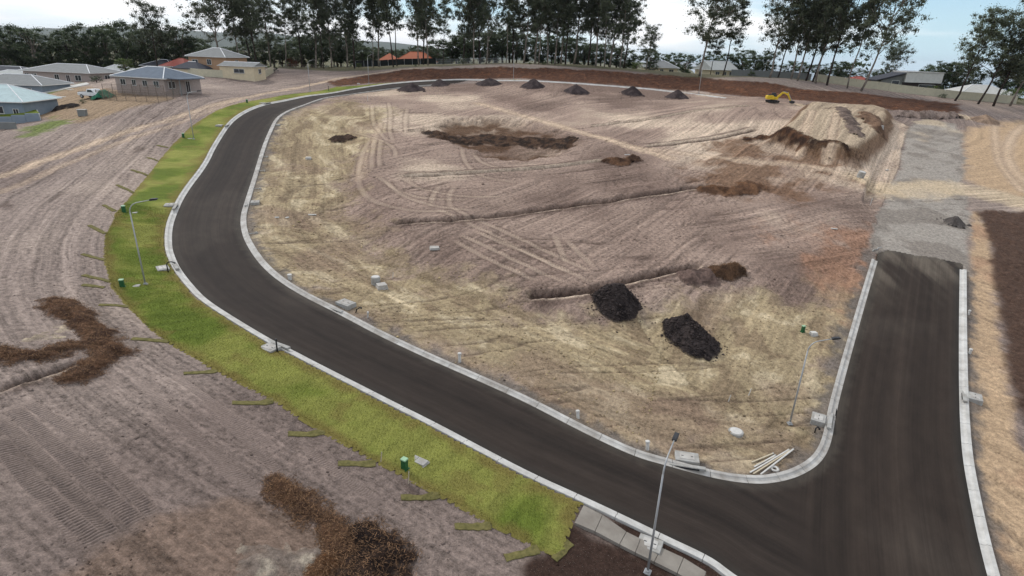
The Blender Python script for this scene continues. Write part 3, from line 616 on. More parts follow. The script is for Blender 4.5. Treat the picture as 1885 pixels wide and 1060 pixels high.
# short grass blades on the nearer verge
m = (uy < 62) & (es > .12) & (dke > .8); cand = np.where(m)[0]
nb = 110000; pi_ = RNG.choice(cand, nb); bx = ux[pi_]+RNG.uniform(-.1, .1, nb); by = uy[pi_]+RNG.uniform(-.1, .1, nb); bz = uz[pi_]-.01
ang = RNG.uniform(0, 6.283, nb); hh = RNG.uniform(.03, .075, nb); ww = RNG.uniform(.008, .02, nb); lx = RNG.normal(0, .03, nb); ly = RNG.normal(0, .03, nb)
V = np.stack([np.stack([bx-np.cos(ang)*ww, by-np.sin(ang)*ww, bz], 1), np.stack([bx+np.cos(ang)*ww, by+np.sin(ang)*ww, bz], 1), np.stack([bx+lx, by+ly, bz+hh], 1)], 1).reshape(-1, 3)
bc = np.repeat(cv[pi_]*RNG.uniform(.7, 1.5, (nb, 1)), 3, 0)
MT['blade'] = mat_attr('blade', 3, .15, 0)
tag(link('grass', attr_mesh('grass', V, np.arange(nb*3).reshape(-1, 3), bc, smoothf=False), MT['blade']), 'short green grass blades of the turf verge', 'grass', kind='stuff')

# ------------------------------------------------------------------ footpath slabs
fo = hits([(1057,965),(1095,981),(1140,1005),(1169,1020),(1204,1037),(1246,1058),(1290,1082)]); fi = hits([(1074,932),(1109,950),(1153,981),(1179,994),(1217,1010),(1258,1029),(1300,1055)])
fp = empty('footpath'); tag(fp, 'concrete footpath slabs beside the corner kerb', kind='structure')
for i in range(6):
    a, b, c, d = fo[i], fo[i+1], fi[i+1], fi[i]; ctr = (a+b+c+d)/4; q = np.array([p+(ctr-p)/np.linalg.norm(ctr-p)*.018 for p in (a, b, c, d)])
    V = []
    for hz in (-.1, .115):
        for p in q: V.append((p[0]-ctr[0], p[1]-ctr[1], float(Zb(p[0], p[1]))+hz))
    o = MB().add(V, [(0, 3, 2, 1), (4, 5, 6, 7), (0, 1, 5, 4), (1, 2, 6, 5), (2, 3, 7, 6), (3, 0, 4, 7)]).build('path_slab', MT['path'], fp, bevel=.012); o.location = (ctr[0], ctr[1], 0)

# ------------------------------------------------------------------ machine prints pressed into the soil
def print_strip(pts, width, period, depth, chev, tint, name='track_print', amp_noise=.4):
    P = resample(smooth(hits(pts), 3), period/5.0); T = np.gradient(P, axis=0); T /= np.linalg.norm(T, axis=1)[:, None]; Nn = np.stack([-T[:, 1], T[:, 0]], 1)
    cols = np.array([-.62, -.5, -.42, -.2, 0, .2, .42, .5, .62]); n = len(P); s = np.arange(n)*period/5.0
    V = np.zeros((n, len(cols), 3)); Cc = np.zeros((n, len(cols), 3))
    for k, c in enumerate(cols):
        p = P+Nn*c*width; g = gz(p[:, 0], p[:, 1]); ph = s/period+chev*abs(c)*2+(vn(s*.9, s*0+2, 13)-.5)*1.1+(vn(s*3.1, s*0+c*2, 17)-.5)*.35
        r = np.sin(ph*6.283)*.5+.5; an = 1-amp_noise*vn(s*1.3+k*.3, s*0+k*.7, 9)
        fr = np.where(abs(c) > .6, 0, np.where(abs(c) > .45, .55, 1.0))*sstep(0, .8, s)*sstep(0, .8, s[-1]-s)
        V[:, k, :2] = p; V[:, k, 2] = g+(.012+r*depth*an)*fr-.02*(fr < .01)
        base = gz(p[:, 0], p[:, 1], CG); Cc[:, k] = base*(1+fr*((1-r)*(tint-1)+r*an*.30))[:, None]  # ridges paler as dry soil, groove shade painted into the colour
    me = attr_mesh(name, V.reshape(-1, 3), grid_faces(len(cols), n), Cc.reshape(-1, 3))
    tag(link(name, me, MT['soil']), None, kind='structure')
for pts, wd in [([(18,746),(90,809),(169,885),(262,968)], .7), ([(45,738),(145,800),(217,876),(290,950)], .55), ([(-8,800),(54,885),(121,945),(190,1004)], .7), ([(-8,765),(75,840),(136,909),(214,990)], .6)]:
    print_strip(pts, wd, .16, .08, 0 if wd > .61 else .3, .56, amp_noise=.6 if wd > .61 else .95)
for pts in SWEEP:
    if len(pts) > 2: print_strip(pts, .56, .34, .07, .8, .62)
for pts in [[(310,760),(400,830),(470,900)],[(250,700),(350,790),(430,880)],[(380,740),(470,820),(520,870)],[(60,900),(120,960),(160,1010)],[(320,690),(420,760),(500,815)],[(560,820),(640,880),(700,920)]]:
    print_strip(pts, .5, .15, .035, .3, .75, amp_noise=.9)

# ------------------------------------------------------------------ heaps
def heap(name, line, width, height, c1, c2, label, cat, group=None, res=.14, lump=.5, peak=None, parent=None):
    P = np.asarray(line, float); P = P if P.ndim == 2 else P[None]
    if len(P) == 1: P = np.vstack([P, P+.01])
    W = width*1.5; gx = np.arange(P[:, 0].min()-W, P[:, 0].max()+W, res); gy = np.arange(P[:, 1].min()-W, P[:, 1].max()+W, res)
    HX, HY = np.meshgrid(gx, gy); hx, hy = HX.ravel(), HY.ravel(); sd_ = abs(hash(label)) % 997 if False else sum(map(ord, label)) % 997
    d, a_, _ = near_poly(hx, hy, P); Ls = np.linalg.norm(np.diff(P, axis=0), axis=1).sum()
    wv = width*((.72+.56*fbm(hx*.9/width, hy*.9/width, 3, sd_)) if peak else (.15+1.9*fbm(hx*1.1/width, hy*1.1/width, 4, sd_, .6)))
    t = np.clip(1-(d/wv), -.4, 1); pr = np.where(t > 0, t**(.95 if peak else .75), t)
    pr = pr*(.65+.7*fbm(hx*1.2/width+5, hy*1.2/width, 3, sd_+3)) if peak is None else pr
    hz = height*pr+lump*((fbm(hx*1.7, hy*1.7, 4, sd_+9)-.5)*.6+(vn(hx*4.6, hy*4.6, sd_+11)-.5)*.22)*np.clip(pr*3+.25, 0, 1)
    z = gz(hx, hy)+np.maximum(hz, -.3)-.03; keep = hz > -.10
    F = grid_faces(len(gx), len(gy)); F = F[keep[F].all(1)]; used = np.unique(F); rm = np.full(len(hx), -1); rm[used] = np.arange(len(used))
    m = sstep(.35, .65, fbm(hx*1.4, hy*1.4, 4, sd_+21)); cc = np.asarray(c1)*(1-m)[:, None]+np.asarray(c2)*m[:, None]; eb = (sstep(.16, -.02, hz+(fbm(hx*3, hy*3, 2, 4)-.5)*.12)*.8)[:, None]; cc = cc*(1-eb)+gz(hx, hy, CG)*eb
    base = np.array([P[:, 0].mean(), P[:, 1].mean()]); bz_ = float(gz(*base)); V = np.stack([hx-base[0], hy-base[1], z-bz_], 1)
    me = attr_mesh(name, V[used], rm[F], cc[used], smoothf=False)
    root = link(name, me, MT['mound'], parent); root.location = (base[0], base[1], bz_); tag(root, label, cat, group)
    return root, (hx[used], hy[used], z[used], hz[used]), base, bz_
def clods(pts, size, c, name='clod', parent=None, org=(0, 0, 0), kind='stuff', squash=.7):
    V = []; F = []
    B = np.array([(1, 0, 0), (-1, 0, 0), (0, 1, 0), (0, -1, 0), (0, 0, 1), (0, 0, -1)], float); T8 = np.array([(0, 2, 4), (2, 1, 4), (1, 3, 4), (3, 0, 4), (2, 0, 5), (1, 2, 5), (3, 1, 5), (0, 3, 5)])
    n = len(pts); s = RNG.lognormal(0, .45, (n, 1, 1))*size; j = RNG.uniform(.6, 1.3, (n, 6, 3)); V = (B[None]*j*s*np.array([1, 1, squash])); a = RNG.uniform(0, 6.28, n); ca, sa = np.cos(a)[:, None], np.sin(a)[:, None]
    V = np.stack([V[..., 0]*ca-V[..., 1]*sa, V[..., 0]*sa+V[..., 1]*ca, V[..., 2]], 2)+np.asarray(pts)[:, None]-np.asarray(org)
    F = (T8[None]+6*np.arange(n)[:, None, None]).reshape(-1, 3)
    cc = np.repeat(np.asarray(c)*RNG.uniform(.7, 1.35, (n, 1)), 6, 0)
    o = link(name, attr_mesh(name, V.reshape(-1, 3), F, cc, smoothf=False), MT['mound'], parent); o['kind'] = kind
    return o
B1, B2 = srgb(64, 57, 55), srgb(34, 30, 30); K1, K2 = srgb(74, 65, 64), srgb(54, 47, 47)
def blackpile(pc, wpx, hm, label, near=False, group='dark topsoil heaps', c=(B1, B2), stretch=None):
    p = hit(*pc); dist = math.hypot(p[1], 27); r = wpx*dist/FPX*.5*.98
    ln = np.array([p]) if stretch is None else np.vstack([hit(*stretch[0]), hit(*stretch[1])])
    o, (hx, hy, hz, hh), b, bz_ = heap('soil_heap', ln, r, hm, c[0], c[1], label, 'soil heap', group, res=.11 if near else .28, lump=.35 if near else .3, peak=1)
    n = 900 if near else 60; a = RNG.uniform(0, 6.283, n); rr = r*(.45+RNG.exponential(.28, n)); cxy = b+np.stack([np.cos(a)*rr, np.sin(a)*rr*.9], 1)
    q = np.concatenate([cxy, gz(cxy[:, 0], cxy[:, 1])[:, None]], 1); m2 = rr > r*.75; q = q[m2]
    if near:
        k = RNG.choice(len(hx), 1600); q = np.vstack([q, np.stack([hx[k], hy[k], hz[k]], 1)[hh[k] > .1]])
    clods(q, .075 if near else .14, c[0], 'clod', o, (b[0], b[1], bz_))
    return o
blackpile((1133,562), 86, 2.0, 'black topsoil heap at the lower end of the near trench', True, stretch=((1128,560),(1138,560)))
blackpile((1268,630), 88, 2.0, 'largest black topsoil heap, nearest the camera on the tan ground', True, stretch=((1258,616),(1282,636)))
_ord = ['first', 'second', 'third', 'fourth', 'fifth', 'sixth', 'seventh', 'eighth', 'ninth', 'tenth', 'eleventh', 'twelfth', 'thirteenth', 'fourteenth', 'fifteenth', 'sixteenth', 'seventeenth', 'eighteenth', 'nineteenth', 'twentieth']
for i, (px, py, wp, hm) in enumerate([(757,165,48,1.9),(809,154,40,1.5),(901,154,46,1.5),(981,159,44,1.9),(1060,169,46,1.9),(1164,173,42,2.0),(1246,181,44,2.1)]):
    blackpile((px, py), wp, hm, _ord[i]+' dark soil heap from the left in the far row along the road', False, 'far row of dark soil heaps', (K1, K2))
blackpile((1757,412), 40, 1.1, 'small grey gravel heap on the unsealed road', False, 'gravel heaps', (srgb(92, 86, 82), srgb(70, 65, 62)))
blackpile((1812,222), 46, 1.3, 'low sandy soil heap at the foot of the mulched bank', False, 'sandy heaps', (srgb(150, 128, 108), srgb(120, 102, 88)))
MU1, MU2 = srgb(108, 81, 62), srgb(70, 52, 42)
def mulch(line, width, hgt, label, ns=6000, c=(MU1, MU2), res=.10, slen=.085):
    P = hits(line); o, (hx, hy, hz, hh), b, bz_ = heap('mulch_heap', P, width, hgt, c[0], c[1], label, 'mulch heap', 'heaps of brown mulch', res=res, lump=.5)
    if ns:
        ok = np.where(hh > -.04)[0]; k = RNG.choice(ok, ns); X = np.stack([hx[k], hy[k], hz[k]], 1)+RNG.normal(0, .12, (ns, 3))*np.array([1, 1, .12])
        a = RNG.uniform(0, 6.283, ns); tl = RNG.normal(0, .35, ns); ln = RNG.uniform(.5, 1.6, ns)*slen; d = np.stack([np.cos(a)*np.cos(tl), np.sin(a)*np.cos(tl), np.sin(tl)], 1)*ln[:, None]
        n2 = np.stack([-np.sin(a), np.cos(a), np.zeros(ns)], 1)*RNG.uniform(.005, .012, (ns, 1)); u = np.array([0, 0, .025])
        V = np.stack([X-d+n2+u, X-d-n2+u, X+d-n2+u, X+d+n2+u], 1).reshape(-1, 3)-np.array([b[0], b[1], bz_])
        t = RNG.random((ns, 1)); cc = np.repeat(c[1]*(1-t)+srgb(146, 114, 86)*t**1.8, 4, 0)
        s = link('mulch_strands', attr_mesh('mulch_strands', V, np.arange(ns*4).reshape(-1, 4), cc, smoothf=False), MT['blade'], o); s['kind'] = 'stuff'
    return o
mulch([(105,560),(145,590),(185,622),(205,648)], 1.05, .4, 'long brown mulch heap left of the turf, running down toward the trench', 7000)
mulch([(195,655),(170,682),(135,697)], .7, .35, 'low spread of mulch at the trench end left of the turf', 2500)
mulch([(-20,648),(30,656),(80,652),(125,640)], .85, .32, 'curved mulch heap at the left edge of the picture', 5000)
mulch([(520,895),(560,925),(610,965),(640,1000)], .75, .3, 'rusty brown mulch heap near the bottom edge', 6500, (srgb(110, 81, 61), srgb(72, 54, 43)))
mulch([(665,985),(705,1020),(680,1060),(640,1085)], 1.1, .45, 'dark heap of mulch and sticks at the bottom edge', 3500, (srgb(58, 45, 38), srgb(38, 30, 27)))
mulch([(600,1030),(575,1075)], .5, .35, 'small orange mulch patch at the bottom edge', 2500, (srgb(120, 84, 56), srgb(76, 54, 40)))
mulch([(1120,297),(1150,300),(1165,293)], 1.1, .8, 'brown mulch heap at the end of the upper trench', 900, res=.2, slen=.2)
mulch([(1310,350),(1345,352),(1380,346)], 1.8, .6, 'orange brown mulch heap at the end of the long trench', 1400, (srgb(116, 86, 64), srgb(84, 62, 48)), .2, .2)
mulch([(1332,502),(1352,498)], 1.25, .8, 'brown mulch heap at the end of the near trench', 1500, (srgb(98, 74, 56), srgb(64, 49, 39)), .15, .16)
mulch([(1270,512),(1300,506)], 1.2, .5, 'churned soil lumps beside the near trench', 0, (srgb(108, 90, 82), srgb(80, 66, 60)), .15)
mulch([(808,244),(850,247),(900,246),(950,250),(1000,252),(1030,256)], 3.2, .8, 'broad dark brown earth scrape heap across the dug hollow', 1500, (srgb(84, 65, 52), srgb(46, 37, 32)), .22, .25)
mulch([(622,258),(640,256)], 1.3, .8, 'small dark soil mound alone on the tan slope', 300, (srgb(82, 66, 56), srgb(58, 47, 41)), .2, .2)
mulch([(1375,258),(1410,252),(1450,268),(1475,280)], 1.2, .25, 'dark brown earth face below the sandy platform', 900, (srgb(92, 66, 48), srgb(54, 40, 33)), .22, .25)
mulch([(1495,286),(1530,288),(1552,296)], .8, .2, 'dark earth ridge at the foot of the sandy platform', 500, (srgb(88, 66, 50), srgb(56, 43, 36)), .2, .2)
mulch([(1590,235),(1600,250),(1612,262)], 1.7, .7, 'rounded brown dirt bank beside the unsealed road', 0, (srgb(122, 98, 80), srgb(92, 72, 58)), .25)
mulch([(1545,225),(1558,250),(1572,275)], 1.2, .4, 'grey dirt ridge on the sandy platform', 0, (srgb(120, 105, 95), srgb(88, 76, 70)), .25)
# rough toe of broken earth below the right end of the mulched bank
mulch([(1500,196),(1560,201),(1620,207),(1690,214),(1755,214)], 1.7, 1.1, 'broken pale earth along the foot of the mulched bank', 0, (srgb(140, 124, 114), srgb(104, 90, 82)), .25)
mulch([(480,1035),(530,1045),(560,1030)], 1.0, .22, 'pale crumbled soil next to the mulch at the bottom edge', 0, (srgb(176, 164, 146), srgb(124, 112, 102)), .1)
mulch([(55,625),(95,618),(115,605)], .6, .12, 'thin patch of pale sand between the two left mulch heaps', 0, (srgb(196, 180, 152), srgb(150, 136, 118)), .1)

# loose stones on the lot and crumbs on the left soil
n = 2600; a = RNG.uniform(0, 1, n); k = RNG.integers(0, len(INN)-60, n); off = RNG.uniform(.8, 13, n)
T = np.gradient(INN, axis=0); T /= np.linalg.norm(T, axis=1)[:, None]; sd0 = near_poly(np.array([_ic[0]]), np.array([_ic[1]]), INN)[2][0]; NI = np.stack([-T[:, 1], T[:, 0]], 1)*sd0
Q = INN[k]+NI[k]*off[:, None]; ok = inside(Q[:, 0], Q[:, 1], isl_poly); Q = Q[ok]
tag(clods(np.concatenate([Q, gz(Q[:, 0], Q[:, 1])[:, None]+.01], 1), .05, srgb(170, 152, 116), 'loose_stones'), 'loose stones scattered on the tan ground inside the bend', 'stones')
def clodfield(Q, size, name, label, k=.95):
    c = gz(Q[:, 0], Q[:, 1], CG)*k; o = clods(np.concatenate([Q, gz(Q[:, 0], Q[:, 1])[:, None]], 1), size, c, name); tag(o, label, 'soil clods')
n = 16000; Q = np.stack([RNG.uniform(-42, 8, n), 13+47*RNG.random(n)**1.5], 1); ok = (sdist(Q[:, 0], Q[:, 1], tp, 4) < -.3) & (near_poly(Q[:, 0], Q[:, 1], OUT[::3])[2] == near_poly(np.array([TURF[20][0]]), np.array([TURF[20][1]]), OUT[::3])[2][0])
ok &= fbm(Q[:, 0]*.3, Q[:, 1]*.3, 3, 909) > .45
clodfield(Q[ok], .04, 'soil_crumbs', 'soil crumbs scattered on the grey scraped ground left of the turf')
n = 26000; Q = np.stack([RNG.uniform(-40, 52, n), 30+80*RNG.random(n)**1.3], 1); ok = inside(Q[:, 0], Q[:, 1], isl_poly) & (near_poly(Q[:, 0], Q[:, 1], INN[::3])[0] > 1) & (fbm(Q[:, 0]*.22, Q[:, 1]*.22, 4, 919) > .47)
clodfield(Q[ok], .055, 'soil_clods', 'broken soil clods over the graded lot inside the bend', .9)
q = np.vstack([np.repeat(P, 25, 0)+RNG.normal(0, .7, (len(P)*25, 2)) for P, *_ in TRENCH[:5]]); clodfield(q, .05, 'trench_spoil', 'loose clods thrown up along the trenches', .8)

# ------------------------------------------------------------------ street furniture
def g3(p): return np.array([p[0], p[1], float(gz(p[0], p[1]))])
def tangent(p, line):
    i = int(np.argmin(np.linalg.norm(line-p, axis=1))); i = min(max(i, 1), len(line)-2); t = line[i+1]-line[i-1]; t = t/np.linalg.norm(t); q = line[i]-p
    return math.atan2(t[1], t[0]), q/max(1e-6, np.linalg.norm(q)), line[i]
def street_light():
    r = empty('street_light')
    b = MB().box((0, 0, .03), (.34, .34, .06)).lathe([(.12, .06), (.12, .16), (.085, .2)], n=12)
    for sx in (-1, 1):
        for sy in (-1, 1): b.lathe([(.022, .06), (.022, .12)], (sx*.12, sy*.12, 0), 6)
    b.build('base_plate', MT['galv'], r)
    MB().tube([(0, 0, .06), (0, 0, 3), (0, 0, 6.05)], [.066, .056, .046], 10).build('pole', MT['galv'], r, True)
    pts = [(0, 0, 6.0)]+[(.75*(1-math.cos(a)), 0, 6.05+.75*math.sin(a)) for a in np.linspace(0, 1.35, 8)]
    e = pts[-1]; pts.append((e[0]+1.05, 0, e[2]+.2)); MB().tube(pts, [.042]*4+[.038]*3+[.034]*3, 8).build('outreach_arm', MT['galv'], r, True)
    h = pts[-1]; lum = MB().prism([(-.12, -.07), (.42, -.05), (.5, 0), (.42, .07), (0, .10), (-.12, .06)], -.11, .11).build('luminaire', MT['lamp'], r, bevel=.02); lum.location = (h[0], h[1], h[2]); lum.rotation_euler = (0, -.12, 0)
    MB().box((.2, 0, -.062), (.3, .16, .02)).build('lens', MT['lid'], lum)
    return r
proto = street_light(); first = True
for (px, py), rz, lab in [((268,525), 15, 'street light standing in the turf beside the widest part of the bend'), ((357,257), 10, 'street light in the upper turf opposite the house under construction'), ((571,168), -20, 'street light at the far left where the verge narrows'), ((679,153), -40, 'far street light at the left end of the mulched bank'), ((945,148), -80, 'far street light in the middle of the mulched bank, behind the soil heaps'), ((1286,173), -110, 'far street light right of the last dark soil heap'), ((1192,1052), 62, 'nearest street light, by the footpath slabs at the bottom edge'), ((1454,778), 4, 'street light on the tan ground at the corner, arm over the straight road')]:
    o = proto if first else copy_tree(proto); first = False; p = g3(hit(px, py)); o.location = p.tolist(); o.rotation_euler = (0, 0, math.radians(rz)); tag(o, lab, 'street light', 'street lights')
def slab_pit(px, line, label, size=(1.25, .95), h=.2, group='kerb inlet pits', off=None, mat='lid', lintel=True):
    p = hit(*px); a, q, k = tangent(p, line); r = empty('drain_pit', (p[0], p[1], float(Zb(p[0], p[1]))), a)
    MB().box((0, 0, h/2-.15), (size[0], size[1], h+.3)).build('frame', MT[mat], r, bevel=.02)
    MB().box((0, 0, h+.008), (size[0]*.62, size[1]*.62, .03)).build('lid', MT['kerb_in'], r, bevel=.008)
    for s_ in (-1, 1): MB().box((s_*size[0]*.2, 0, h+.028), (.14, .05, .016)).build('lifting_slot', MT['lamp'], r)
    if lintel:
        c = math.cos(-a); s2 = math.sin(-a); d = k-p; lx, ly = d[0]*c-d[1]*s2, d[0]*s2+d[1]*c; sg = 1 if ly > 0 else -1; yy = ly-sg*.30
        MB().box((lx, yy, .115), (2.3, .30, .17)).build('lintel', MT['lid'], r, bevel=.02)
        MB().box((lx, yy+sg*.16, .09), (1.5, .05, .09)).build('inlet_slot', MT['black'], r)
    tag(r, label, 'drain pit', group); return r
slab_pit((300,496), OUT, 'drain pit slab in the turf under the black pipe hoop'); slab_pit((497,643), OUT, 'drain pit slab in the turf with a black post beside it'); slab_pit((312,379), OUT, 'drain pit slab in the turf nearest the upper green pillar')
slab_pit((404,232), OUT, 'drain pit slab in the upper turf right of the second street light'); slab_pit((484,191), OUT, 'far drain pit slab on the narrow upper verge')
slab_pit((470,375), INN, 'drain pit box behind the inner kerb at the tightest bend', h=.3); slab_pit((637,564), INN, 'raised grey drain pit box behind the inner kerb with a dark inlet slot', h=.4, size=(1.5, 1.0))
slab_pit((1264,845), INN, 'drain pit slab behind the inner kerb left of the plank pile', h=.22, size=(1.5, 1.0)); slab_pit((1506,773), INN, 'drain pit slab at the end of the corner curve beside the straight road', h=.25)
slab_pit((1794,733), RGT, 'drain pit slab behind the right kerb of the straight road', h=.2); slab_pit((1196,1003), OUT, 'drain pit slab set among the footpath slabs', h=.14, lintel=False); slab_pit((512,231), INN, 'small drain pit box behind the inner kerb on the upper left', h=.22, size=(.9, .7), lintel=False)
def pillar(px, label, s=1.0, rz=.3):
    p = g3(hit(*px)); r = empty('green_pillar', p, rz)
    MB().box((0, 0, .31*s), (.30*s, .26*s, .62*s)).build('body', MT['green'], r, bevel=.015); MB().box((0, 0, .66*s), (.34*s, .30*s, .09*s)).build('cap', MT['greenlid'], r, bevel=.02)
    MB().box((0, 0, .03), (.40*s, .36*s, .08)).build('plinth', MT['green'], r)
    tag(r, label, 'service pillar', 'green electrical pillars')
pillar((226,530), 'green service pillar in the turf beside the left street light'); pillar((745,865), 'green service pillar on the lower verge beside two white lids', 1.05, -.5); pillar((229,392), 'green service pillar at the turf edge with trampled soil behind it', 1.1)
pillar((338,254), 'small green service pillar at the foot of the upper street light'); pillar((1477,612), 'green service pillar on the tan ground above the corner street light', .9); pillar((455,190), 'far green service pillar on the narrow upper verge', 1.0)
def lid(px, size, rz, label, n=1, mat='lid', h=.09):
    p = hit(*px); r = empty('pit_lid', g3(p), rz)
    for i in range(n):
        xo = (i-(n-1)/2)*size[0]/n; MB().box((xo, 0, h/2-.04), (size[0]/n-.02, size[1], h+.08)).build('lid', MT[mat], r, bevel=.012)
    MB().box((0, 0, h*.3-.06), (size[0]+.08, size[1]+.08, h*.6)).build('rim', MT['kerb_in'], r)
    tag(r, label, 'pit lid', 'service pit lids')
lid((250,528), (.62, .5), .3, 'white pit lid between the green pillar and the left street light'); lid((767,848), (1.35, .5), -.52, 'pair of white pit lids on the lower verge beside the green pillar', 2); lid((247,393), (.6, .5), .2, 'white pit lid behind the left street light head', 1)
lid((350,256), (.6, .5), .2, 'white pit lid at the foot of the upper street light'); lid((1497,617), (.55, .45), .1, 'white pit lid right of the green pillar on the tan ground', 1, 'white', .3); lid((800,458), (.95, .8), .2, 'grey square lid in the middle of the purple soil', 1, 'kerb_in', .16)
lid((703,533), (.85, .8), .5, 'grey grated pit beside the white concrete riser', 1, 'kerb_in', .4); lid((568,293), (.75, .5), .1, 'white block lying on the upper tan slope', 1, 'white', .3); lid((660,154), (.7, .6), .1, 'far white lid on the verge by the mulched bank', 1, 'white', .2)
def riser(px, r_, h_, label, tilt=0, mat='lid'):
    p = g3(hit(*px)); o = empty('manhole_riser', p); o.rotation_euler = (tilt, tilt*.6, 0)
    MB().lathe([(r_, -.3), (r_, h_), (r_-.03, h_+.02)], n=24).build('ring', MT[mat], o, False, .015); MB().lathe([(r_*.8, h_+.0), (r_*.8, h_+.05)], n=20).build('cover', MT['white'], o)
    tag(o, label, 'manhole', 'concrete manhole risers')
riser((692,524), .42, .75, 'white concrete manhole riser left of the grated pit'); riser((1355,793), .52, .10, 'flat round manhole cover left of the corner street light', 0); riser((1583,327), .48, .8, 'leaning concrete manhole riser on the bank beside the unsealed road', .18); riser((1614,261), .5, .5, 'concrete manhole riser high on the bank beside the unsealed road', -.1)
def pvc(px, h_, label, r_=.085, lean=0, cat='pipe'):
    p = g3(hit(*px)); o = empty('capped_pipe', p); o.rotation_euler = (lean, lean*.7, 0)
    MB().tube([(0, 0, -.1), (0, 0, h_)], r_, 12).build('pipe', MT['white'], o); MB().lathe([(r_*1.3, h_-.06), (r_*1.3, h_+.05), (r_*.9, h_+.08)], n=12).build('cap', MT['white'], o, bevel=.01)
    tag(o, label, cat, 'white capped pipes along the kerbs')
pvc((534,515), .45, 'white capped pipe behind the inner kerb, nearest the tight bend', .16); pvc((677,586), .5, 'white capped pipe just below the raised drain pit box', .07, .2); pvc((846,668), .7, 'white capped pipe standing halfway along the inner kerb', .11); pvc((1064,770), .5, 'white capped pipe behind the inner kerb above the lower road', .11, -.15)
pvc((1192,826), .6, 'white capped pipe left of the nearest street light head', .12, -.1); pvc((1783,578), .4, 'upper short white pipe behind the right kerb', .09); pvc((1785,650), .4, 'lower short white pipe behind the right kerb', .11)
for px, rz, lab in [((487,290), .2, 'topmost conduit stub sticking from the back of the inner kerb'), ((482,317), .2, 'second conduit stub below the top one at the back of the inner kerb'), ((474,350), .2, 'third conduit stub at the back of the inner kerb above the drain pit box'), ((466,432), .7, 'pale plank leaning at the back of the inner kerb below the drain pit box')]:
    p = g3(hit(*px)); o = empty('conduit_stub', p, rz); MB().tube([(-.5, 0, .12), (.5, 0, .1)], .05, 8).build('tube', MT['lid'], o); MB().lathe([(.09, 0), (.09, .22)], (.35, 0, 0), 8).build('cap', MT['kerb_in'], o); tag(o, lab, 'conduit', 'conduit stubs')
def stake(px, h_, lean, label, mat='timber', r_=.025):
    p = g3(hit(*px)); o = empty('stake', p); o.rotation_euler = lean
    MB().box((0, 0, h_/2-.1), (r_*2, r_*1.4, h_+.2)).build('shaft', MT[mat], o); MB().prism([(-r_, h_), (r_, h_), (0, h_+.05)], -r_*.7, r_*.7).build('tip', MT['white'], o); tag(o, label, 'stake', 'survey stakes')
stake((752,888), .75, (0, .05, 0), 'timber stake in front of the lower green pillar'); stake((701,853), .7, (0, .12, 0), 'timber stake at the turf edge left of the lower green pillar'); stake((206,545), .9, (.9, .2, .4), 'timber stake lying over on the soil left of the turf'); stake((723,512), .6, (0, .1, 0), 'white stake right of the concrete riser', 'white')
stake((1341,738), .6, (.1, .1, 0), 'left white stake on the tan ground by the corner', 'white'); stake((1378,728), .6, (0, .15, 0), 'right white stake on the tan ground by the corner', 'white'); stake((1602,376), .9, (0, .1, 0), 'white stake beside the unsealed road edge', 'white'); stake((1523,408), 1.2, (.9, .3, 0), 'leaning timber stake on the orange soil'); stake((677,186), 1.1, (0, 0, 0), 'far stake at the back of the upper inner kerb', 'white', .04); stake((605,168), 1.2, (0, 0, 0), 'dark far post on the upper verge', 'black', .05); stake((211,404), .8, (.2, -.2, 0), 'short timber stake behind the upper green pillar')
PL = [((1384,849),(1424,833)), ((1389,857),(1428,836)), ((1393,853),(1427,838)), ((1381,868),(1453,826)), ((1387,871),(1455,828)), ((1400,874),(1461,826))]
PLN = ['shortest upper length', 'second length from the top', 'third length from the top', 'long length left of the crossing', 'long length touching its neighbour', 'lowest length crossing over the others']
for i, (a, b) in enumerate(PL):
    A_, B_ = g3(hit(*a)), g3(hit(*b)); d = B_-A_; o = empty('pipe_length', (A_+B_)/2+np.array([0, 0, .06+.05*(i == 5)]), math.atan2(d[1], d[0])); l = np.linalg.norm(d)
    o.rotation_euler = (0, -math.asin(d[2]/l), math.atan2(d[1], d[0])); MB().box((0, 0, 0), (l, .10, .07)).build('length', MT['white' if i % 2 else 'timber'], o, bevel=.01); MB().box((l/2-.04, 0, 0), (.10, .106, .076)).build('end_band', MT['lid'], o); tag(o, PLN[i]+' in the stack of pale timber lengths on the corner', 'timber', 'pale lengths lying on the corner')
p = g3(hit(1426, 862)); o = empty('coil', p); V = []; F = []
for i in range(24):
    for k in range(8): th = i*math.pi/12; ph = k*math.pi/4; rr = .22+.085*math.cos(ph); V.append((rr*math.cos(th), rr*math.sin(th), .1+.085*math.sin(ph)))
for i in range(24):
    for k in range(8): F.append((i*8+k, ((i+1) % 24)*8+k, ((i+1) % 24)*8+(k+1) % 8, i*8+(k+1) % 8))
MB().add(V, F).build('ring', MT['white'], o, True); MB().box((.22, 0, .1), (.05, .19, .19)).build('tie', MT['lid'], o); tag(o, 'white coiled ring lying beside the pale timber lengths', 'coil')
def bent(px, pts, r_, label, mat='black', rz=0.0, cat='pipe'):
    p = g3(hit(*px)); o = empty('bent_pipe', p, rz); MB().tube(pts, r_, 8).build('pipe', MT[mat], o, True); e = pts[-1]; MB().lathe([(r_*1.5, 0), (r_*1.5, r_*2)], (e[0], e[1], e[2]-r_), 8).build('collar', MT[mat], o); tag(o, label, cat, 'bent pipes')
bent((310,503), [(0, 0, -.1), (0, 0, .75), (.05, 0, .9), (.2, 0, 1.0), (.45, 0, 1.0), (.65, 0, .9)], .05, 'black pipe hoop standing over the left drain pit slab', rz=.2)
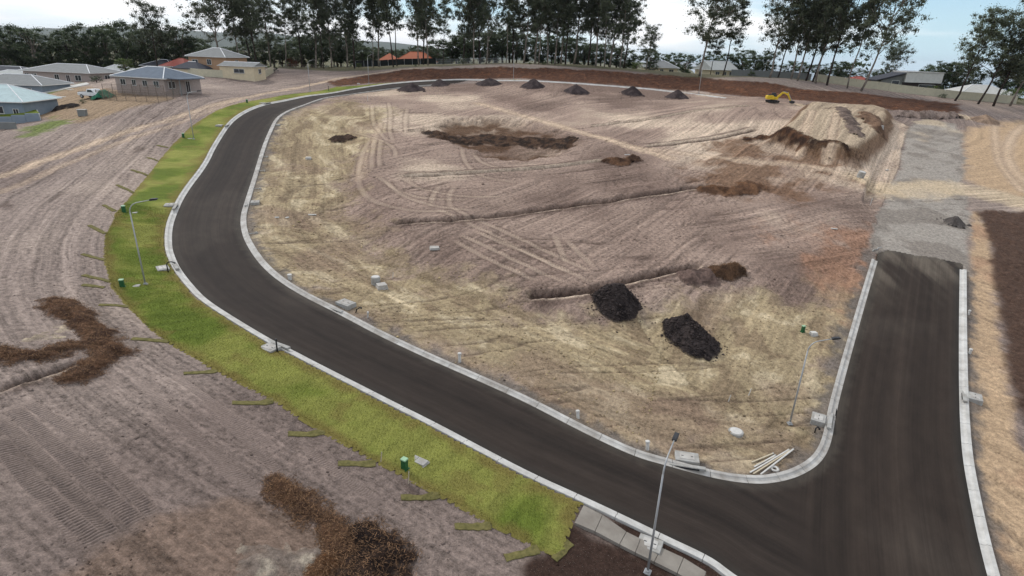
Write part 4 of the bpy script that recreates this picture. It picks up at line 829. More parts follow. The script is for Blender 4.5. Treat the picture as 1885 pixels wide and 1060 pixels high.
bent((511,650), [(0, 0, -.1), (0, 0, .5), (0, .01, 1.0)], .055, 'black post standing at the edge of the lower left drain pit'); bent((655,577), [(0, 0, 0), (.1, 0, .3), (.3, .05, .42), (.45, .1, .4)], .05, 'black hose hook beside the raised drain pit box'); bent((1500,795), [(0, 0, 0), (.05, .1, .3), (.25, .2, .38), (.4, .2, .2)], .05, 'black hose curl below the corner drain pit')
bent((1606,463), [(0, 0, .05), (.3, .3, .15), (.8, .5, .15), (1.1, .9, .2), (1.5, 1.0, .2)], .07, 'pale bent pipe at the end of the left kerb by the gravel', 'lid')
p = g3(hit(1539, 768)); o = empty('hand_barrow', p, 1.2); MB().tube([(-.12, 0, .1), (-.12, .1, 1.0)], .025, 8).build('handle', MT['black'], o); MB().tube([(.12, 0, .1), (.12, .1, 1.0)], .025, 8).build('handle', MT['black'], o); MB().box((0, -.15, .12), (.5, .4, .05)).build('plate', MT['black'], o)
for s_ in (-1, 1): MB().tube([(s_*.26, 0, .13), (s_*.32, 0, .13)], .13, 12).build('wheel', MT['black'], o)
tag(o, 'small dark hand trolley left on the kerb at the corner', 'trolley')
for px, l, rz, lab in [((575,398), .9, .1, 'white board lying on the tan ground near the inner kerb'), ((510,402), .45, .2, 'left small pale block on the tan ground by the inner kerb'), ((529,403), .4, 1.0, 'right small pale block on the tan ground by the inner kerb'), ((1535,423), .7, -.2, 'white offcut lying on the orange soil'), ((1633,312), .8, .6, 'white offcut on the bank beside the unsealed road'), ((113,178), 1.8, .1, 'white sheet lying on the vacant lot'), ((1155,284), .9, .2, 'white offcut behind the mulch heap on the upper trench'), ((130,167), 1.2, .1, 'pale box on the vacant lot near the driveway')]:
    p = g3(hit(*px)); o = empty('offcut', p+np.array([0, 0, .06]), rz); MB().box((0, 0, 0), (l, .22+.25*l*(l > 1), .10)).build('board', MT['white'], o, bevel=.015); MB().box((l*.3, .02, .055), (.05, .2, .02)).build('strap', MT['lid'], o); tag(o, lab, 'offcut', 'pale offcuts on the ground')

# ------------------------------------------------------------------ excavator
MT['cat'] = mat_plain('yellow_paint', srgb(204, 172, 44), .6, .2, 3); MT['track'] = mat_plain('track_rubber', srgb(40, 38, 36), .8, .2, 4)
def place(px, py, D): return at(px, py, D)[:2]
ep = place(1421, 190, 126); ex = empty('excavator', g3(ep), math.radians(-8)); ex.scale = (.7, .7, .7)
for s_ in (-1, 1):
    pr = [(-1.75, .42), (-1.55, .72), (1.55, .72), (1.78, .42), (1.45, .06), (-1.45, .06)]
    t = MB().prism(pr, s_*1.05-.25, s_*1.05+.25).build('track', MT['track'], ex, bevel=.06)
    for k in range(4): MB().tube([(-1.1+k*.75, s_*1.05-.27, .36), (-1.1+k*.75, s_*1.05+.27, .36)], .2, 10).build('roller', MT['lamp'], t)
MB().lathe([(.7, .6), (.7, .95)], n=20).build('turntable', MT['lamp'], ex)
MB().prism([(-1.75, .95), (-1.9, 1.35), (-1.75, 2.0), (-.2, 2.05), (0, 1.75), (1.2, 1.6), (1.2, .95)], -1.15, 1.15).build('body', MT['cat'], ex, bevel=.05)
MB().box((-1.55, 0, 1.45), (.7, 2.34, .9)).build('counterweight', MT['cat'], ex, bevel=.12)
cb = MB().prism([(-.25, 1.0), (-.35, 2.75), (.75, 2.75), (1.15, 1.9), (1.15, 1.0)], .35, 1.17).build('cab', MT['lamp'], ex, bevel=.05)
MB().prism([(-.1, 1.9), (-.15, 2.6), (.68, 2.6), (.98, 1.95)], 1.165, 1.185).build('window', MT['glass'], cb); MB().prism([(-.1, 1.9), (-.15, 2.6), (.68, 2.6), (.98, 1.95)], .33, .345).build('window', MT['glass'], cb)
MB().box((-1.0, .2, 2.15), (.9, 1.3, .25)).build('engine_cover', MT['lamp'], ex, bevel=.04)
MB().prism([(.7, 1.3), (.9, 1.85), (2.2, 3.15), (3.0, 3.05), (4.0, 2.35), (3.85, 2.1), (2.9, 2.65), (2.35, 2.65), (1.2, 1.25)], -.75, -.4).build('boom', MT['cat'], ex, bevel=.03)
MB().prism([(3.6, 2.75), (3.85, 3.1), (4.05, 2.5), (4.95, .75), (4.7, .65), (3.75, 2.1)], -.72, -.43).build('arm', MT['cat'], ex, bevel=.03)
MB().tube([(2.4, -.575, 3.15), (3.65, -.575, 3.0)], .09, 8).build('hydraulic_ram', MT['galv'], ex); MB().tube([(1.1, -.575, 1.35), (2.2, -.575, 2.55)], .08, 8).build('hydraulic_ram', MT['galv'], ex); MB().tube([(4.0, -.575, 2.75), (5.0, -.575, 1.0)], .07, 8).build('hydraulic_ram', MT['galv'], ex)
MB().prism([(4.65, .8), (5.0, .9), (5.85, .75), (5.9, .25), (5.5, .0), (4.9, .05), (4.6, .35)], -1.15, 0).build('bucket', MT['lamp'], ex, bevel=.04)
tag(ex, 'yellow tracked excavator with lowered arm in front of the mulched bank', 'excavator')

# ------------------------------------------------------------------ houses
def M_(n, c, r=.7, v=.08, sc=1.5, **k): MT[n] = mat_plain(n, srgb(*c), r, v, sc, **k); return MT[n]
M_('roof_blue', (100, 110, 121), .85, .1, 1.2, spec=.08); M_('roof_grey', (130, 132, 131), .85, .1, 1.2, spec=.08); M_('roof_dark', (70, 72, 78), .85, .1, 1.2, spec=.08); M_('roof_mint', (178, 196, 196), .85, .1, 1.2, spec=.08); M_('roof_pale', (170, 173, 170), .85, .1, 1.2, spec=.08); M_('roof_red', (150, 78, 66), .7); M_('roof_orange', (168, 96, 66), .7, .12, 2.0); M_('roof_white', (180, 180, 174), .85, .1, 1.2, spec=.08)
M_('brick_pink', (164, 152, 145), .9, .2, 9); M_('brick_tan', (172, 140, 112), .9, .15, 9); M_('wall_cream', (206, 192, 162), .8); M_('wall_blue', (128, 140, 150), .8); M_('wall_white', (214, 214, 210), .7); M_('wall_dark', (66, 58, 58), .8); M_('fence_cream', (190, 184, 160), .6); M_('fence_grey', (120, 122, 120), .7); M_('cap_white', (222, 224, 224), .5); M_('shade', (34, 38, 36), .9); M_('frame_white', (206, 206, 202), .6); M_('rusty', (120, 108, 96), .7, .2, 4)
def prism_roof(w_, d_, z0, rise, hip, over):
    W, D_ = w_/2+over, d_/2+over; rl = max(.05, W-(D_ if hip else 0)); T_ = .16
    top = [(-W, -D_, z0), (W, -D_, z0), (W, D_, z0), (-W, D_, z0), (-rl, 0, z0+rise), (rl, 0, z0+rise)]; bot = [(a, b, c-T_) for a, b, c in top[:4]]
    return top+bot, [(0, 1, 5, 4), (2, 3, 4, 5), (1, 2, 5), (3, 0, 4), (0, 6, 7, 1), (1, 7, 8, 2), (2, 8, 9, 3), (3, 9, 6, 0), (6, 9, 8, 7)], top
def house(label, px, yeave, D, rz, w_, d_, wallh, rise, roof, wall, hip=True, over=.5, wins=(), door=None, cap='cap_white', wing=None, name='house'):
    P = at(px, yeave, D); r = empty(name, (P[0], P[1], P[2]-wallh), math.radians(rz))
    MB().box((0, 0, wallh/2-1.5), (w_, d_, wallh+3)).build('wall', MT[wall], r)
    V, F, top = prism_roof(w_, d_, wallh+.05, rise, hip, over); rf = MB().add(V, F).build('roof', MT[roof], r)
    caps = MB().tube([top[4], top[5]], .10, 6)
    if hip:
        for a, b in ((0, 4), (1, 5), (2, 5), (3, 4)): caps.tube([top[a], top[b]], .09, 6)
    caps.build('ridge_cap', MT[cap], rf); W, D_ = w_/2+over, d_/2+over
    MB().box((0, -D_-.06, wallh-.03), (W*2+.2, .11, .13)).box((0, D_+.06, wallh-.03), (W*2+.2, .11, .13)).box((-W-.06, 0, wallh-.03), (.11, D_*2, .13)).box((W+.06, 0, wallh-.03), (.11, D_*2, .13)).build('gutter', MT['frame_white'], r)
    def fit(face, s, z, ww, hh, name='window', mat='glass'):
        th = .08; c = {'f': (s, -d_/2), 'b': (s, d_/2), 'l': (-w_/2, s), 'r': (w_/2, s)}[face]; al = face in 'fb'; n_ = {'f': (0, -1), 'b': (0, 1), 'l': (-1, 0), 'r': (1, 0)}[face]
        dim = lambda a, t, b: (a, t, b) if al else (t, a, b)
        off = lambda o_: (c[0]+n_[0]*o_, c[1]+n_[1]*o_)
        f = MB(); q = off(.03)
        for sx, sz, a, b in ((0, hh/2, ww+.12, .07), (0, -hh/2, ww+.12, .07), (-ww/2, 0, .07, hh), (ww/2, 0, .07, hh), (0, 0, .05, hh)):
            f.box((q[0]+(sx if al else 0), q[1]+(0 if al else sx), z+sz), dim(a, th, b))
        fo_ = f.build(name, MT['frame_white'], r); q = off(.015); MB().box((q[0], q[1], z), dim(ww, .05, hh)).build('pane' if name == 'window' else 'panel', MT[mat], fo_)
        q = off(.07); MB().box((q[0], q[1], z-hh/2-.07), dim(ww+.2, .16, .06)).build('sill', MT['lid'], fo_)
    for a in wins: fit(*a)
    if door: fit(*door, name='door', mat='wall_dark')
    if wing:
        wx, wy, ww, wd, wh, wr, wroof, wwall, whip = wing
        MB().box((wx, wy, wh/2-1.5), (ww, wd, wh+2.99)).build('wing_wall', MT[wwall], r); V, F, top = prism_roof(ww, wd, wh+.04, wr, whip, .4); V = [(a+wx, b+wy, c) for a, b, c in V]; wf = MB().add(V, F).build('wing_roof', MT[wroof], r); MB().tube([V[4], V[5]], .09, 6).build('ridge_cap', MT[cap], wf)
    tag(r, label, 'house', 'houses around the site'); return r
W4 = lambda w_: [('f', -w_*.32, 1.5, 1.5, 1.2), ('f', 0, 1.5, 1.2, 1.2), ('f', w_*.3, 1.5, 1.6, 1.2)]
h2 = house('new brick house with blue-grey hip roof and site fence, beside the vacant lot', 290, 141, 118, -20, 12.4, 8.0, 2.6, 1.7, 'roof_blue', 'brick_pink', wins=[('f', -4.2, 1.6, 1.3, 1.0), ('f', -1.4, 1.6, 1.0, 1.0), ('f', 1.4, 1.6, 1.2, 1.0), ('f', 4.2, 1.6, 1.3, 1.0), ('r', -2.5, 1.5, 1.4, 1.2)], door=('r', 1.0, 1.05, .9, 2.0))
for sx in (7.4, 9.4):
    MB().box((sx, -3.5, .5), (.14, .14, 4.2)).build('carport_post', MT['fence_grey'], h2)
MB().box((8.3, -1.0, 2.66), (3.2, 5.6, .16)).build('carport_roof', MT['roof_blue'], h2)
house('house with pale mint roof and blue-grey walls at the left edge, above the retaining wall', 0, 182, 102, 6, 12.5, 9, 2.8, 2.3, 'roof_mint', 'wall_blue', wins=[('f', 2.2, 1.5, 1.9, 1.1), ('f', -2.6, 1.3, 2.6, 2.0), ('f', 5.0, 1.2, .8, 1.0)])
house('long brick house with grey hip roof and white roof strips, behind the driveway', 135, 131, 152, -8, 18, 10, 2.7, 1.6, 'roof_grey', 'brick_pink', wins=W4(19)+[('f', -8, 1.5, 1.2, 1.2), ('r', 0, 1.5, 1.6, 1.2)], door=('f', 3.0, 1.05, 1.0, 2.0))
house('low house with pale grey hip roof at the left edge behind the mint roofed one', 36, 153, 128, 4, 14.5, 9, 2.7, 1.7, 'roof_grey', 'wall_blue', wins=W4(14.5))
house('dark roofed house furthest up at the left edge', 20, 133, 176, 0, 15, 9, 2.7, 1.6, 'roof_dark', 'brick_pink', wins=W4(15))
house('pale roofed house half hidden between the left edge roofs', 30, 141, 152, 3, 11, 8, 2.6, 1.5, 'roof_pale', 'wall_blue', wins=W4(11))
house('house with dark grey roof left of the red roofed one', 304, 121, 196, -5, 10, 8, 2.6, 1.8, 'roof_dark', 'brick_pink', wins=W4(10))
house('house with red tiled roof left of the two storey house', 336, 122, 186, -15, 8.5, 7, 2.6, 2.2, 'roof_red', 'wall_cream', wins=W4(8), cap='roof_red')
house('small pale roof peeping out left of the green bush', 219, 129, 178, 0, 6.5, 6, 2.6, 1.6, 'roof_pale', 'brick_pink', wins=W4(6))
house('two storey tan house with grey hip roof in front of the tall gums', 401, 104, 160, -12, 10.5, 8.5, 5.4, 2.0, 'roof_grey', 'brick_tan', wins=[('f', -3.4, 4.2, 1.6, .8), ('f', .6, 4.2, 1.2, 1.2), ('f', 3.8, 1.6, 1.4, 1.2), ('r', 0, 4.2, 1.2, 1.0)], wing=(-2.6, -6.4, 7.2, 5, 2.6, 1.5, 'roof_dark', 'wall_cream', True))
house('cream garage with low grey roof beside the two storey house', 446, 121, 152, -6, 8.6, 5.5, 2.4, .8, 'roof_grey', 'wall_cream', hip=False, over=.3, wins=[('f', .6, 1.3, 2.6, .9), ('r', 0, 1.3, 1.2, 1.0)], name='garage')
house('house with orange tiled roof seen between the gum trunks', 768, 113, 216, 4, 13.5, 9, 2.6, 3.0, 'roof_orange', 'wall_white', hip=True, wins=W4(13), cap='roof_orange', wing=(-9.2, -1, 6.5, 7, 2.6, 2.3, 'roof_orange', 'wall_white', True))
house('pale gabled house between thin trunks right of centre', 1318, 128, 196, 25, 9.5, 8, 2.6, 2.4, 'roof_pale', 'wall_cream', hip=False, wins=W4(9))
house('grey green roofed house low behind the bushes right of the gum belt', 1214, 124, 222, 0, 11, 8, 2.6, 2.2, 'roof_grey', 'wall_cream', wins=W4(11))
house('pale hip roofed house behind the cream fence at the far right', 1800, 172, 168, -6, 14, 10, 2.6, 2.2, 'roof_white', 'wall_cream', wins=W4(14))
P = at(1680, 163, 166); r = empty('modern_house', P, math.radians(-6)); tag(r, 'modern house with big white boxed upper storey and skillion roof behind the cream fence', 'house', 'houses around the site')
MB().box((0, 0, -.9), (9.2, 7, 5)).build('wall', MT['wall_dark'], r); MB().box((.1, -.4, 2.85), (9.0, 7.4, 2.5)).build('upper_wall', MT['wall_white'], r, bevel=.03); MB().box((.1, -.4, 4.2), (9.3, 7.7, .16)).build('roof', MT['frame_white'], r)
MB().prism([(-9.8, -2), (-9.8, 1.9), (-4.62, 3.4), (-4.62, -2)], -3.4, 3.4).build('wing_wall', MT['fence_grey'], r); MB().prism([(-11.2, 1.75), (-11.2, 1.95), (-4.3, 3.95), (-4.3, 3.72)], -4.0, 4.0).build('wing_roof', MT['roof_dark'], r)
f_ = MB().box((-6.3, -3.43, 1.3), (1.9, .08, 1.3)).build('window', MT['frame_white'], r); MB().box((-6.3, -3.47, 1.3), (1.7, .04, 1.1)).build('pane', MT['glass'], f_)
f_ = MB().box((1.5, -3.55, .6), (4.0, .08, 1.2)).build('window', MT['frame_white'], r); MB().box((1.5, -3.6, .6), (3.8, .04, 1.0)).build('pane', MT['glass'], f_)
house('low rusty brown roofed house left of the modern one', 1578, 150, 172, 0, 7, 6, 2.4, 1.3, 'roof_red', 'fence_grey', wins=W4(7), cap='roof_red')

# ------------------------------------------------------------------ fences and walls
def fence(pts, h_, label, mat, step=2.4, post='fence_cream', ribs=True, z=None, cat='fence', see=False, name='fence'):
    Q = np.array([place(*p) for p in pts]); Q = resample(Q, step) if len(Q) > 1 else Q; base = g3(Q[0]); r = empty(name, base)
    for i in range(len(Q)):
        p = g3(Q[i])-base; MB().box((p[0], p[1], p[2]+h_/2), (.07, .07, h_+.1)).build('post', MT[post], r)
        if i+1 < len(Q):
            q = g3(Q[i+1])-base; d = q-p; l = math.hypot(d[0], d[1]); a = math.atan2(d[1], d[0]); c = (p+q)/2; ry = -math.atan2(d[2], l); b = MB()
            if see:
                for zz in (.1, h_*.5, h_-.05): b.box((c[0], c[1], c[2]+zz), (l, .035, .035), a, 0, ry)
                for k in range(1, 12): t = k/12; b.box((p[0]+d[0]*t, p[1]+d[1]*t, p[2]+d[2]*t+h_/2), (.022, .022, h_*.95))
            else:
                b.box((c[0], c[1], c[2]+h_/2-.1), (l-.07, .03, h_+.2), a, 0, ry).box((c[0], c[1], c[2]+h_-.02), (l-.07, .06, .06), a, 0, ry)
                for k in range(1, 6) if ribs else (): t = k/6; b.box((p[0]+d[0]*t, p[1]+d[1]*t, p[2]+d[2]*t+h_/2), (.12, .05, h_-.06), a)
            b.build('panel', MT[mat], r)
    tag(r, label, cat, 'fences around the site')
fence([(345,140,152),(372,146,149),(430,143,150),(480,139,152),(503,127,166)], 1.7, 'cream metal fence below the two storey house', 'fence_cream')
fence([(1495,158,160),(1560,165,155),(1640,172,150),(1720,178,148),(1790,184,147),(1870,190,147)], 1.75, 'long cream metal fence behind the leaning gums on the right', 'fence_cream')
fence([(1345,140,172),(1420,148,168),(1490,156,162)], 1.6, 'grey fence under the gum clump right of centre', 'fence_grey', post='fence_grey')
fence([(655,122,190),(720,119,192),(803,117,194)], 1.7, 'dark shade cloth fence in front of the orange roofed house', 'shade', post='galv', ribs=False)
fence([(803,118,192),(880,118,188),(935,119,186)], 1.5, 'open wire fence right of the orange roofed house', 'galv', post='galv', see=True)
fence([(515,124,176),(560,122,180),(600,122,182)], 1.2, 'low open fence on the rise left of the gum belt', 'rusty', post='rusty', see=True)
fence([(176,168,111),(215,172,107),(262,176,105),(300,179,104),(330,174,110)], 1.6, 'temporary site fence round the new brick house', 'rusty', post='rusty', see=True)
fence([(186,150,115),(245,151,113),(300,157,109)], 2.0, 'scaffold rail along the front of the new brick house', 'rusty', post='rusty', see=True)
def wallrun(pts, h_, mat, label, name='retaining_wall', th=.2):
    Q = np.array([place(*p) for p in pts]); base = g3(Q[0]); r = empty(name, base)
    for i in range(len(Q)-1):
        for k in range(3):
            A_ = Q[i]+(Q[i+1]-Q[i])*k/3; B_ = Q[i]+(Q[i+1]-Q[i])*(k+1)/3; p, q = g3(A_)-base, g3(B_)-base; d = q-p; l = math.hypot(d[0], d[1]); c = (p+q)/2
            MB().box((c[0], c[1], max(p[2], q[2])+h_/2-.6), (l-.02, th, h_+1.2), math.atan2(d[1], d[0])).build('wall_panel', MT[mat], r, bevel=.02)
    tag(r, label, 'wall', 'retaining walls')
wallrun([(-60,238,93),(0,234,93.5),(76,228,95.5)], 1.1, 'wall_blue', 'grey retaining wall under the mint roofed house lawn'); wallrun([(76,226,96),(62,190,110),(56,176,116)], .9, 'wall_white', 'white edged side wall of the mint roofed house lawn', th=.15); wallrun([(-60,262,88),(35,250,89)], .9, 'fence_grey', 'low grey block wall at the left edge below the lawn')
P0 = [at(-60, 215, 97), at(74, 214, 97), at(56, 190, 106), at(-60, 190, 106)]
V = [(p[0], p[1], float(gz(p[0], p[1]))+.95) for p in P0]; b = np.mean(V, 0); tag(MB().add(np.vstack([np.array(V)-b, np.array(V)-b-np.array([0, 0, 1.2])]), [(0, 1, 2, 3), (7, 6, 5, 4), (0, 4, 5, 1), (1, 5, 6, 2), (2, 6, 7, 3), (3, 7, 4, 0)]).build('lawn', MT['turf'], None), 'small raised lawn in front of the mint roofed house', kind='structure'); bpy.data.objects['lawn'].location = b.tolist()
dv = hits([(62,172),(70,176),(165,157),(160,153)]); V = [(p[0], p[1], float(gz(p[0], p[1]))+.15) for p in dv]; b = np.mean(V, 0); o = MB().add(np.vstack([np.array(V)-b, np.array(V)-b-np.array([0, 0, .6])]), [(0, 1, 2, 3), (7, 6, 5, 4), (0, 4, 5, 1), (1, 5, 6, 2), (2, 6, 7, 3), (3, 7, 4, 0)]).build('driveway', MT['concrete']); o.location = b.tolist(); tag(o, 'pale concrete driveway strip by the vacant lot', kind='structure')

# parked ute, tarp, small heaps on the vacant lot
up = g3(place(168, 163, 112)); u = empty('parked_ute', up, math.radians(-15)); M_('car_white', (214, 216, 216), .35)
MB().prism([(-2.5, .45), (-2.5, 1.0), (-.5, 1.05), (-.2, 1.65), (.9, 1.65), (1.5, 1.1), (2.45, 1.0), (2.5, .45)], -.88, .88).build('body', MT['car_white'], u, bevel=.06); MB().prism([(-.12, 1.1), (.0, 1.55), (.85, 1.55), (1.3, 1.12)], -.895, .895).build('window', MT['glass'], u); MB().box((-1.5, 0, 1.06), (1.8, 1.5, .06)).build('tray', MT['lamp'], u)
for sx in (-1.6, 1.55):
    for sy in (-1, 1):
        t = MB().tube([(sx, sy*.72, .34), (sx, sy*.92, .34)], .35, 16).build('wheel', MT['black'], u); MB().tube([(sx, sy*.90, .34), (sx, sy*.94, .34)], .2, 12).build('rim', MT['galv'], t)
for sy in (-.65, .65): MB().box((2.49, sy, .82), (.06, .3, .16)).build('headlight', MT['white'], u)
tag(u, 'white ute parked beside the green tarp at the new house', 'ute')
heap('tarp', np.array([place(184, 165, 111), place(192, 162, 112)]), 1.4, 1.3, srgb(40, 92, 72), srgb(58, 116, 92), 'crumpled green tarp heap next to the white ute', 'tarp', res=.25, lump=.5)
mulch([(108,201),(125,198),(135,197)], 1.0, .7, 'dark heap of pipes and rubbish on the vacant lot', 0, (srgb(52, 46, 44), srgb(34, 30, 30)), .25)
p = g3(hit(153, 213)); o = empty('concrete_box', p, .2); MB().box((0, 0, .45), (1.1, .9, 1.0)).build('body', MT['fence_grey'], o, bevel=.03); MB().box((0, 0, .97), (1.2, 1.0, .08)).build('cover', MT['kerb_in'], o); tag(o, 'grey concrete box at the edge of the vacant lot', 'concrete box')

# ------------------------------------------------------------------ trees
def leaf_quads(cent, rad, n, lw, ll, droop=.5):
    k = len(cent); idx = np.repeat(np.arange(k), n); m = len(idx); d = RNG.normal(0, 1, (m, 3)); d /= np.linalg.norm(d, axis=1)[:, None]; d[:, 2] = np.where(RNG.random(m) < .55, d[:, 2], np.abs(d[:, 2])*.9)
    rr = np.abs(RNG.normal(0, .62, m)); p = cent[idx]+d*rad[idx]*rr[:, None]
    a = RNG.uniform(0, 6.283, m); el = RNG.normal(-droop, .5, m); t = np.stack([np.cos(a)*np.cos(el), np.sin(a)*np.cos(el), np.sin(el)], 1); s = np.stack([-np.sin(a), np.cos(a), RNG.normal(0, .5, m)], 1); s /= np.linalg.norm(s, axis=1)[:, None]
    l = (ll*RNG.uniform(.6, 1.4, m))[:, None]; w_ = (lw*RNG.uniform(.6, 1.4, m))[:, None]
    V = np.stack([p-s*w_*.5, p+t*l*.5-s*w_, p+t*l, p+t*l*.5+s*w_], 1).reshape(-1, 3)
    return V, np.arange(m*4).reshape(-1, 4)
def make_tree(kind, seed):
    rs = np.random.default_rng(seed); mb = MB(); cent = []; rad = []
    if kind in ('gum', 'thin', 'spread'):
        H = 1.0*{'gum': 24, 'thin': 22, 'spread': 18}[kind]; bare = {'gum': .30, 'thin': .42, 'spread': .36}[kind]; sp = {'gum': 4.6, 'thin': 3.0, 'spread': 6.2}[kind]
        lean = rs.normal(0, .03, 2); pts = []; cur = np.zeros(2)
        for i in range(10):
            z = H*.93*i/9; cur = cur+rs.normal(0, .13, 2)+lean*H/9; pts.append((cur[0], cur[1], z))
        pts = np.array(pts); r0 = {'gum': .34, 'thin': .2, 'spread': .3}[kind]; mb.tube(pts, [r0*(1-.82*(i/9)**.9) for i in range(10)], 7)
        nb_ = {'gum': 19, 'thin': 12, 'spread': 15}[kind]
        for b in range(nb_):
            f = bare+(.97-bare)*((b+rs.random()*.8)/nb_); z = f*H*.93; base = np.array([np.interp(z, pts[:, 2], pts[:, 0]), np.interp(z, pts[:, 2], pts[:, 1]), z]); a = b*2.4+rs.normal(0, .5)
            rel = (f-bare)/(1-bare); ln = sp*(1.05-.55*abs(rel-.35))*rs.uniform(.65, 1.15); el = rs.uniform(.45, 1.0); d = np.array([math.cos(a)*math.cos(el), math.sin(a)*math.cos(el), math.sin(el)])
            p1 = base+d*ln*.5; p2 = p1+(d+np.array([0, 0, .35])+rs.normal(0, .2, 3))*ln*.5; mb.tube([base, p1, p2], [r0*.36, r0*.24, r0*.1], 5, False)
            for q, w_ in ((p2, 1.0), (p1*.35+p2*.65, .8)):
                for s_ in range(4):
                    e = q+rs.normal(0, 1, 3)*np.array([1.2, 1.2, .9])*w_*sp*.25; mb.tube([p1*.5+p2*.5, q*.5+e*.5+rs.normal(0, .1, 3), e], [r0*.13, r0*.09, .02], 4, False); cent.append(e); rad.append(np.array([1.35, 1.35, 1.0])*rs.uniform(.6, 1.4)*{'gum': 1, 'thin': .85, 'spread': 1.05}[kind])
        n, lw, ll = {'gum': (100, .12, .44), 'thin': (95, .11, .42), 'spread': (105, .11, .42)}[kind]
    elif kind == 'dense':
        H = 14; sp = 4.6; mb.tube([(0, 0, 0), (rs.normal(0, .3), rs.normal(0, .3), 5), (rs.normal(0, .6), rs.normal(0, .6), 10.5)], [.35, .24, .08], 7)
        for i in range(66):
            f = rs.random(); a = rs.uniform(0, 6.283); z = 2.2+f*11; env = sp*math.sin(math.pi*min(1, (.16+.84*(1-f))**.8))*.95+.6; rr = env*rs.random()**.4; e = np.array([math.cos(a)*rr, math.sin(a)*rr, z+rs.normal(0, .4)]); cent.append(e); rad.append(np.array([1.25, 1.25, .8])*rs.uniform(.7, 1.3))
            if i % 3 == 0: mb.tube([(0, 0, z*.6), e*.6+np.array([0, 0, z*.3]), e], [.12, .07, .02], 4, False)
        n, lw, ll = 120, .15, .46
    else:
        H = 3; mb.tube([(0, 0, 0), (0.05, 0, .8), (.1, .05, 1.6)], [.08, .06, .02], 5)
        for i in range(22):
            a = rs.uniform(0, 6.283); rr = 1.3*rs.random()**.5; z = .5+2.0*rs.random()*(1-.3*rr); e = np.array([math.cos(a)*rr, math.sin(a)*rr, z]); cent.append(e); rad.append(np.array([.55, .55, .42])*rs.uniform(.7, 1.3))
            if i % 3 == 0: mb.tube([(0, 0, .3), e*.6, e], [.04, .03, .01], 4, False)
        n, lw, ll = 46, .06, .2
    V, F = leaf_quads(np.array(cent), np.array(rad), n, lw, ll)
    return mb.mesh('trunk', True), attr_mesh('crown', V, F, smoothf=False), H
LIB = {}
for k, num in (('gum', 6), ('thin', 5), ('spread', 4), ('dense', 6), ('shrub', 4)): LIB[k] = [make_tree(k, 100+i*7+len(k)) for i in range(num)]
_cnt = {}
def tree(kind, px, D, ytop=None, H=None, lean=0.0, wide=1.0, leaf=None, bark=None, label=None, group=None, name=None, var=None):
    X, Y = place(px, 125, D); zg_ = float(gz(X, Y)); i = _cnt.get(kind, 0); _cnt[kind] = i+1
    tm, cm, H0 = LIB[kind][(i if var is None else var) % len(LIB[kind])]
    if H is None: H = at(px, ytop, D)[2]-zg_
    s = H/H0; rz = random.uniform(0, 6.28); r = empty(name or {'gum': 'gum_tree', 'thin': 'gum_tree', 'spread': 'gum_tree', 'dense': 'bushy_tree', 'shrub': 'shrub'}[kind], (X, Y, zg_-.1))
    bark = bark or ('bark' if random.random() < .6 else 'bark2'); leaf = leaf or {'dense': 'leaf2', 'shrub': 'leaf2'}.get(kind, 'leaf')
    for nm, me, mt in (('trunk', tm, bark), ('crown', cm, leaf)):
        key = (me.name, mt)
        if key not in _mv: c = me.copy(); c.materials.clear(); c.materials.append(MT[mt]); _mv[key] = c
        o = link(nm, _mv[key], None, r)
    sw = s*wide; r.scale = (sw, sw, s); r.rotation_euler = (Matrix.Rotation(lean, 3, 'Y') @ Matrix.Rotation(rz, 3, 'Z')).to_euler()
    tag(r, label, {'shrub': 'shrub'}.get(kind, 'tree'), group); return r
_mv = {}
def nth(i, n): return (['leftmost']+_ord[1:]+['twenty-first', 'twenty-second', 'twenty-third', 'twenty-fourth', 'twenty-fifth', 'twenty-sixth', 'twenty-seventh', 'twenty-eighth', 'twenty-ninth', 'thirtieth'])[i] if i < n-1 else 'rightmost'
# left wood: bushy trees behind the houses
Lw = [(8,200,44),(38,205,44),(70,200,50),(100,208,62),(132,204,52),(165,200,42),(200,202,38),(240,198,36),(272,204,48),(312,200,46),(338,198,42),(360,205,66)]
for i, (px, D, yt) in enumerate(Lw): tree('dense', px, D, yt, wide=random.uniform(1.0, 1.2), label=f'{nth(i, len(Lw))} bushy tree in the dark wood behind the left houses', group='dark wood behind the left houses')
Lw2 = [(20,225,70),(55,222,80),(90,230,84),(118,226,86),(150,225,72),(185,228,66),(222,226,64),(258,224,66),(290,226,70),(326,226,74),(374,222,78),(395,226,86)]
for i, (px, D, yt) in enumerate(Lw2): tree('dense', px, D, yt, wide=1.35, label=f'{nth(i, len(Lw2))} bushy tree of the second row in the left wood', group='second row of the left wood')
tree('spread', 288, 190, 16, wide=.8, label='open crowned gum standing above the left wood', group='tall gums'); tree('spread', 400, 178, -14, wide=1.05, bark='bark', label='big spreading gum behind the two storey house', group='tall gums'); tree('dense', 230, 170, 104, wide=1.3, leaf='leaf3', label='rounded green bush right of the pale roof', group='garden bushes'); tree('dense', 372, 176, 92, wide=1.0, label='dark tree left of the two storey house', group='garden bushes')
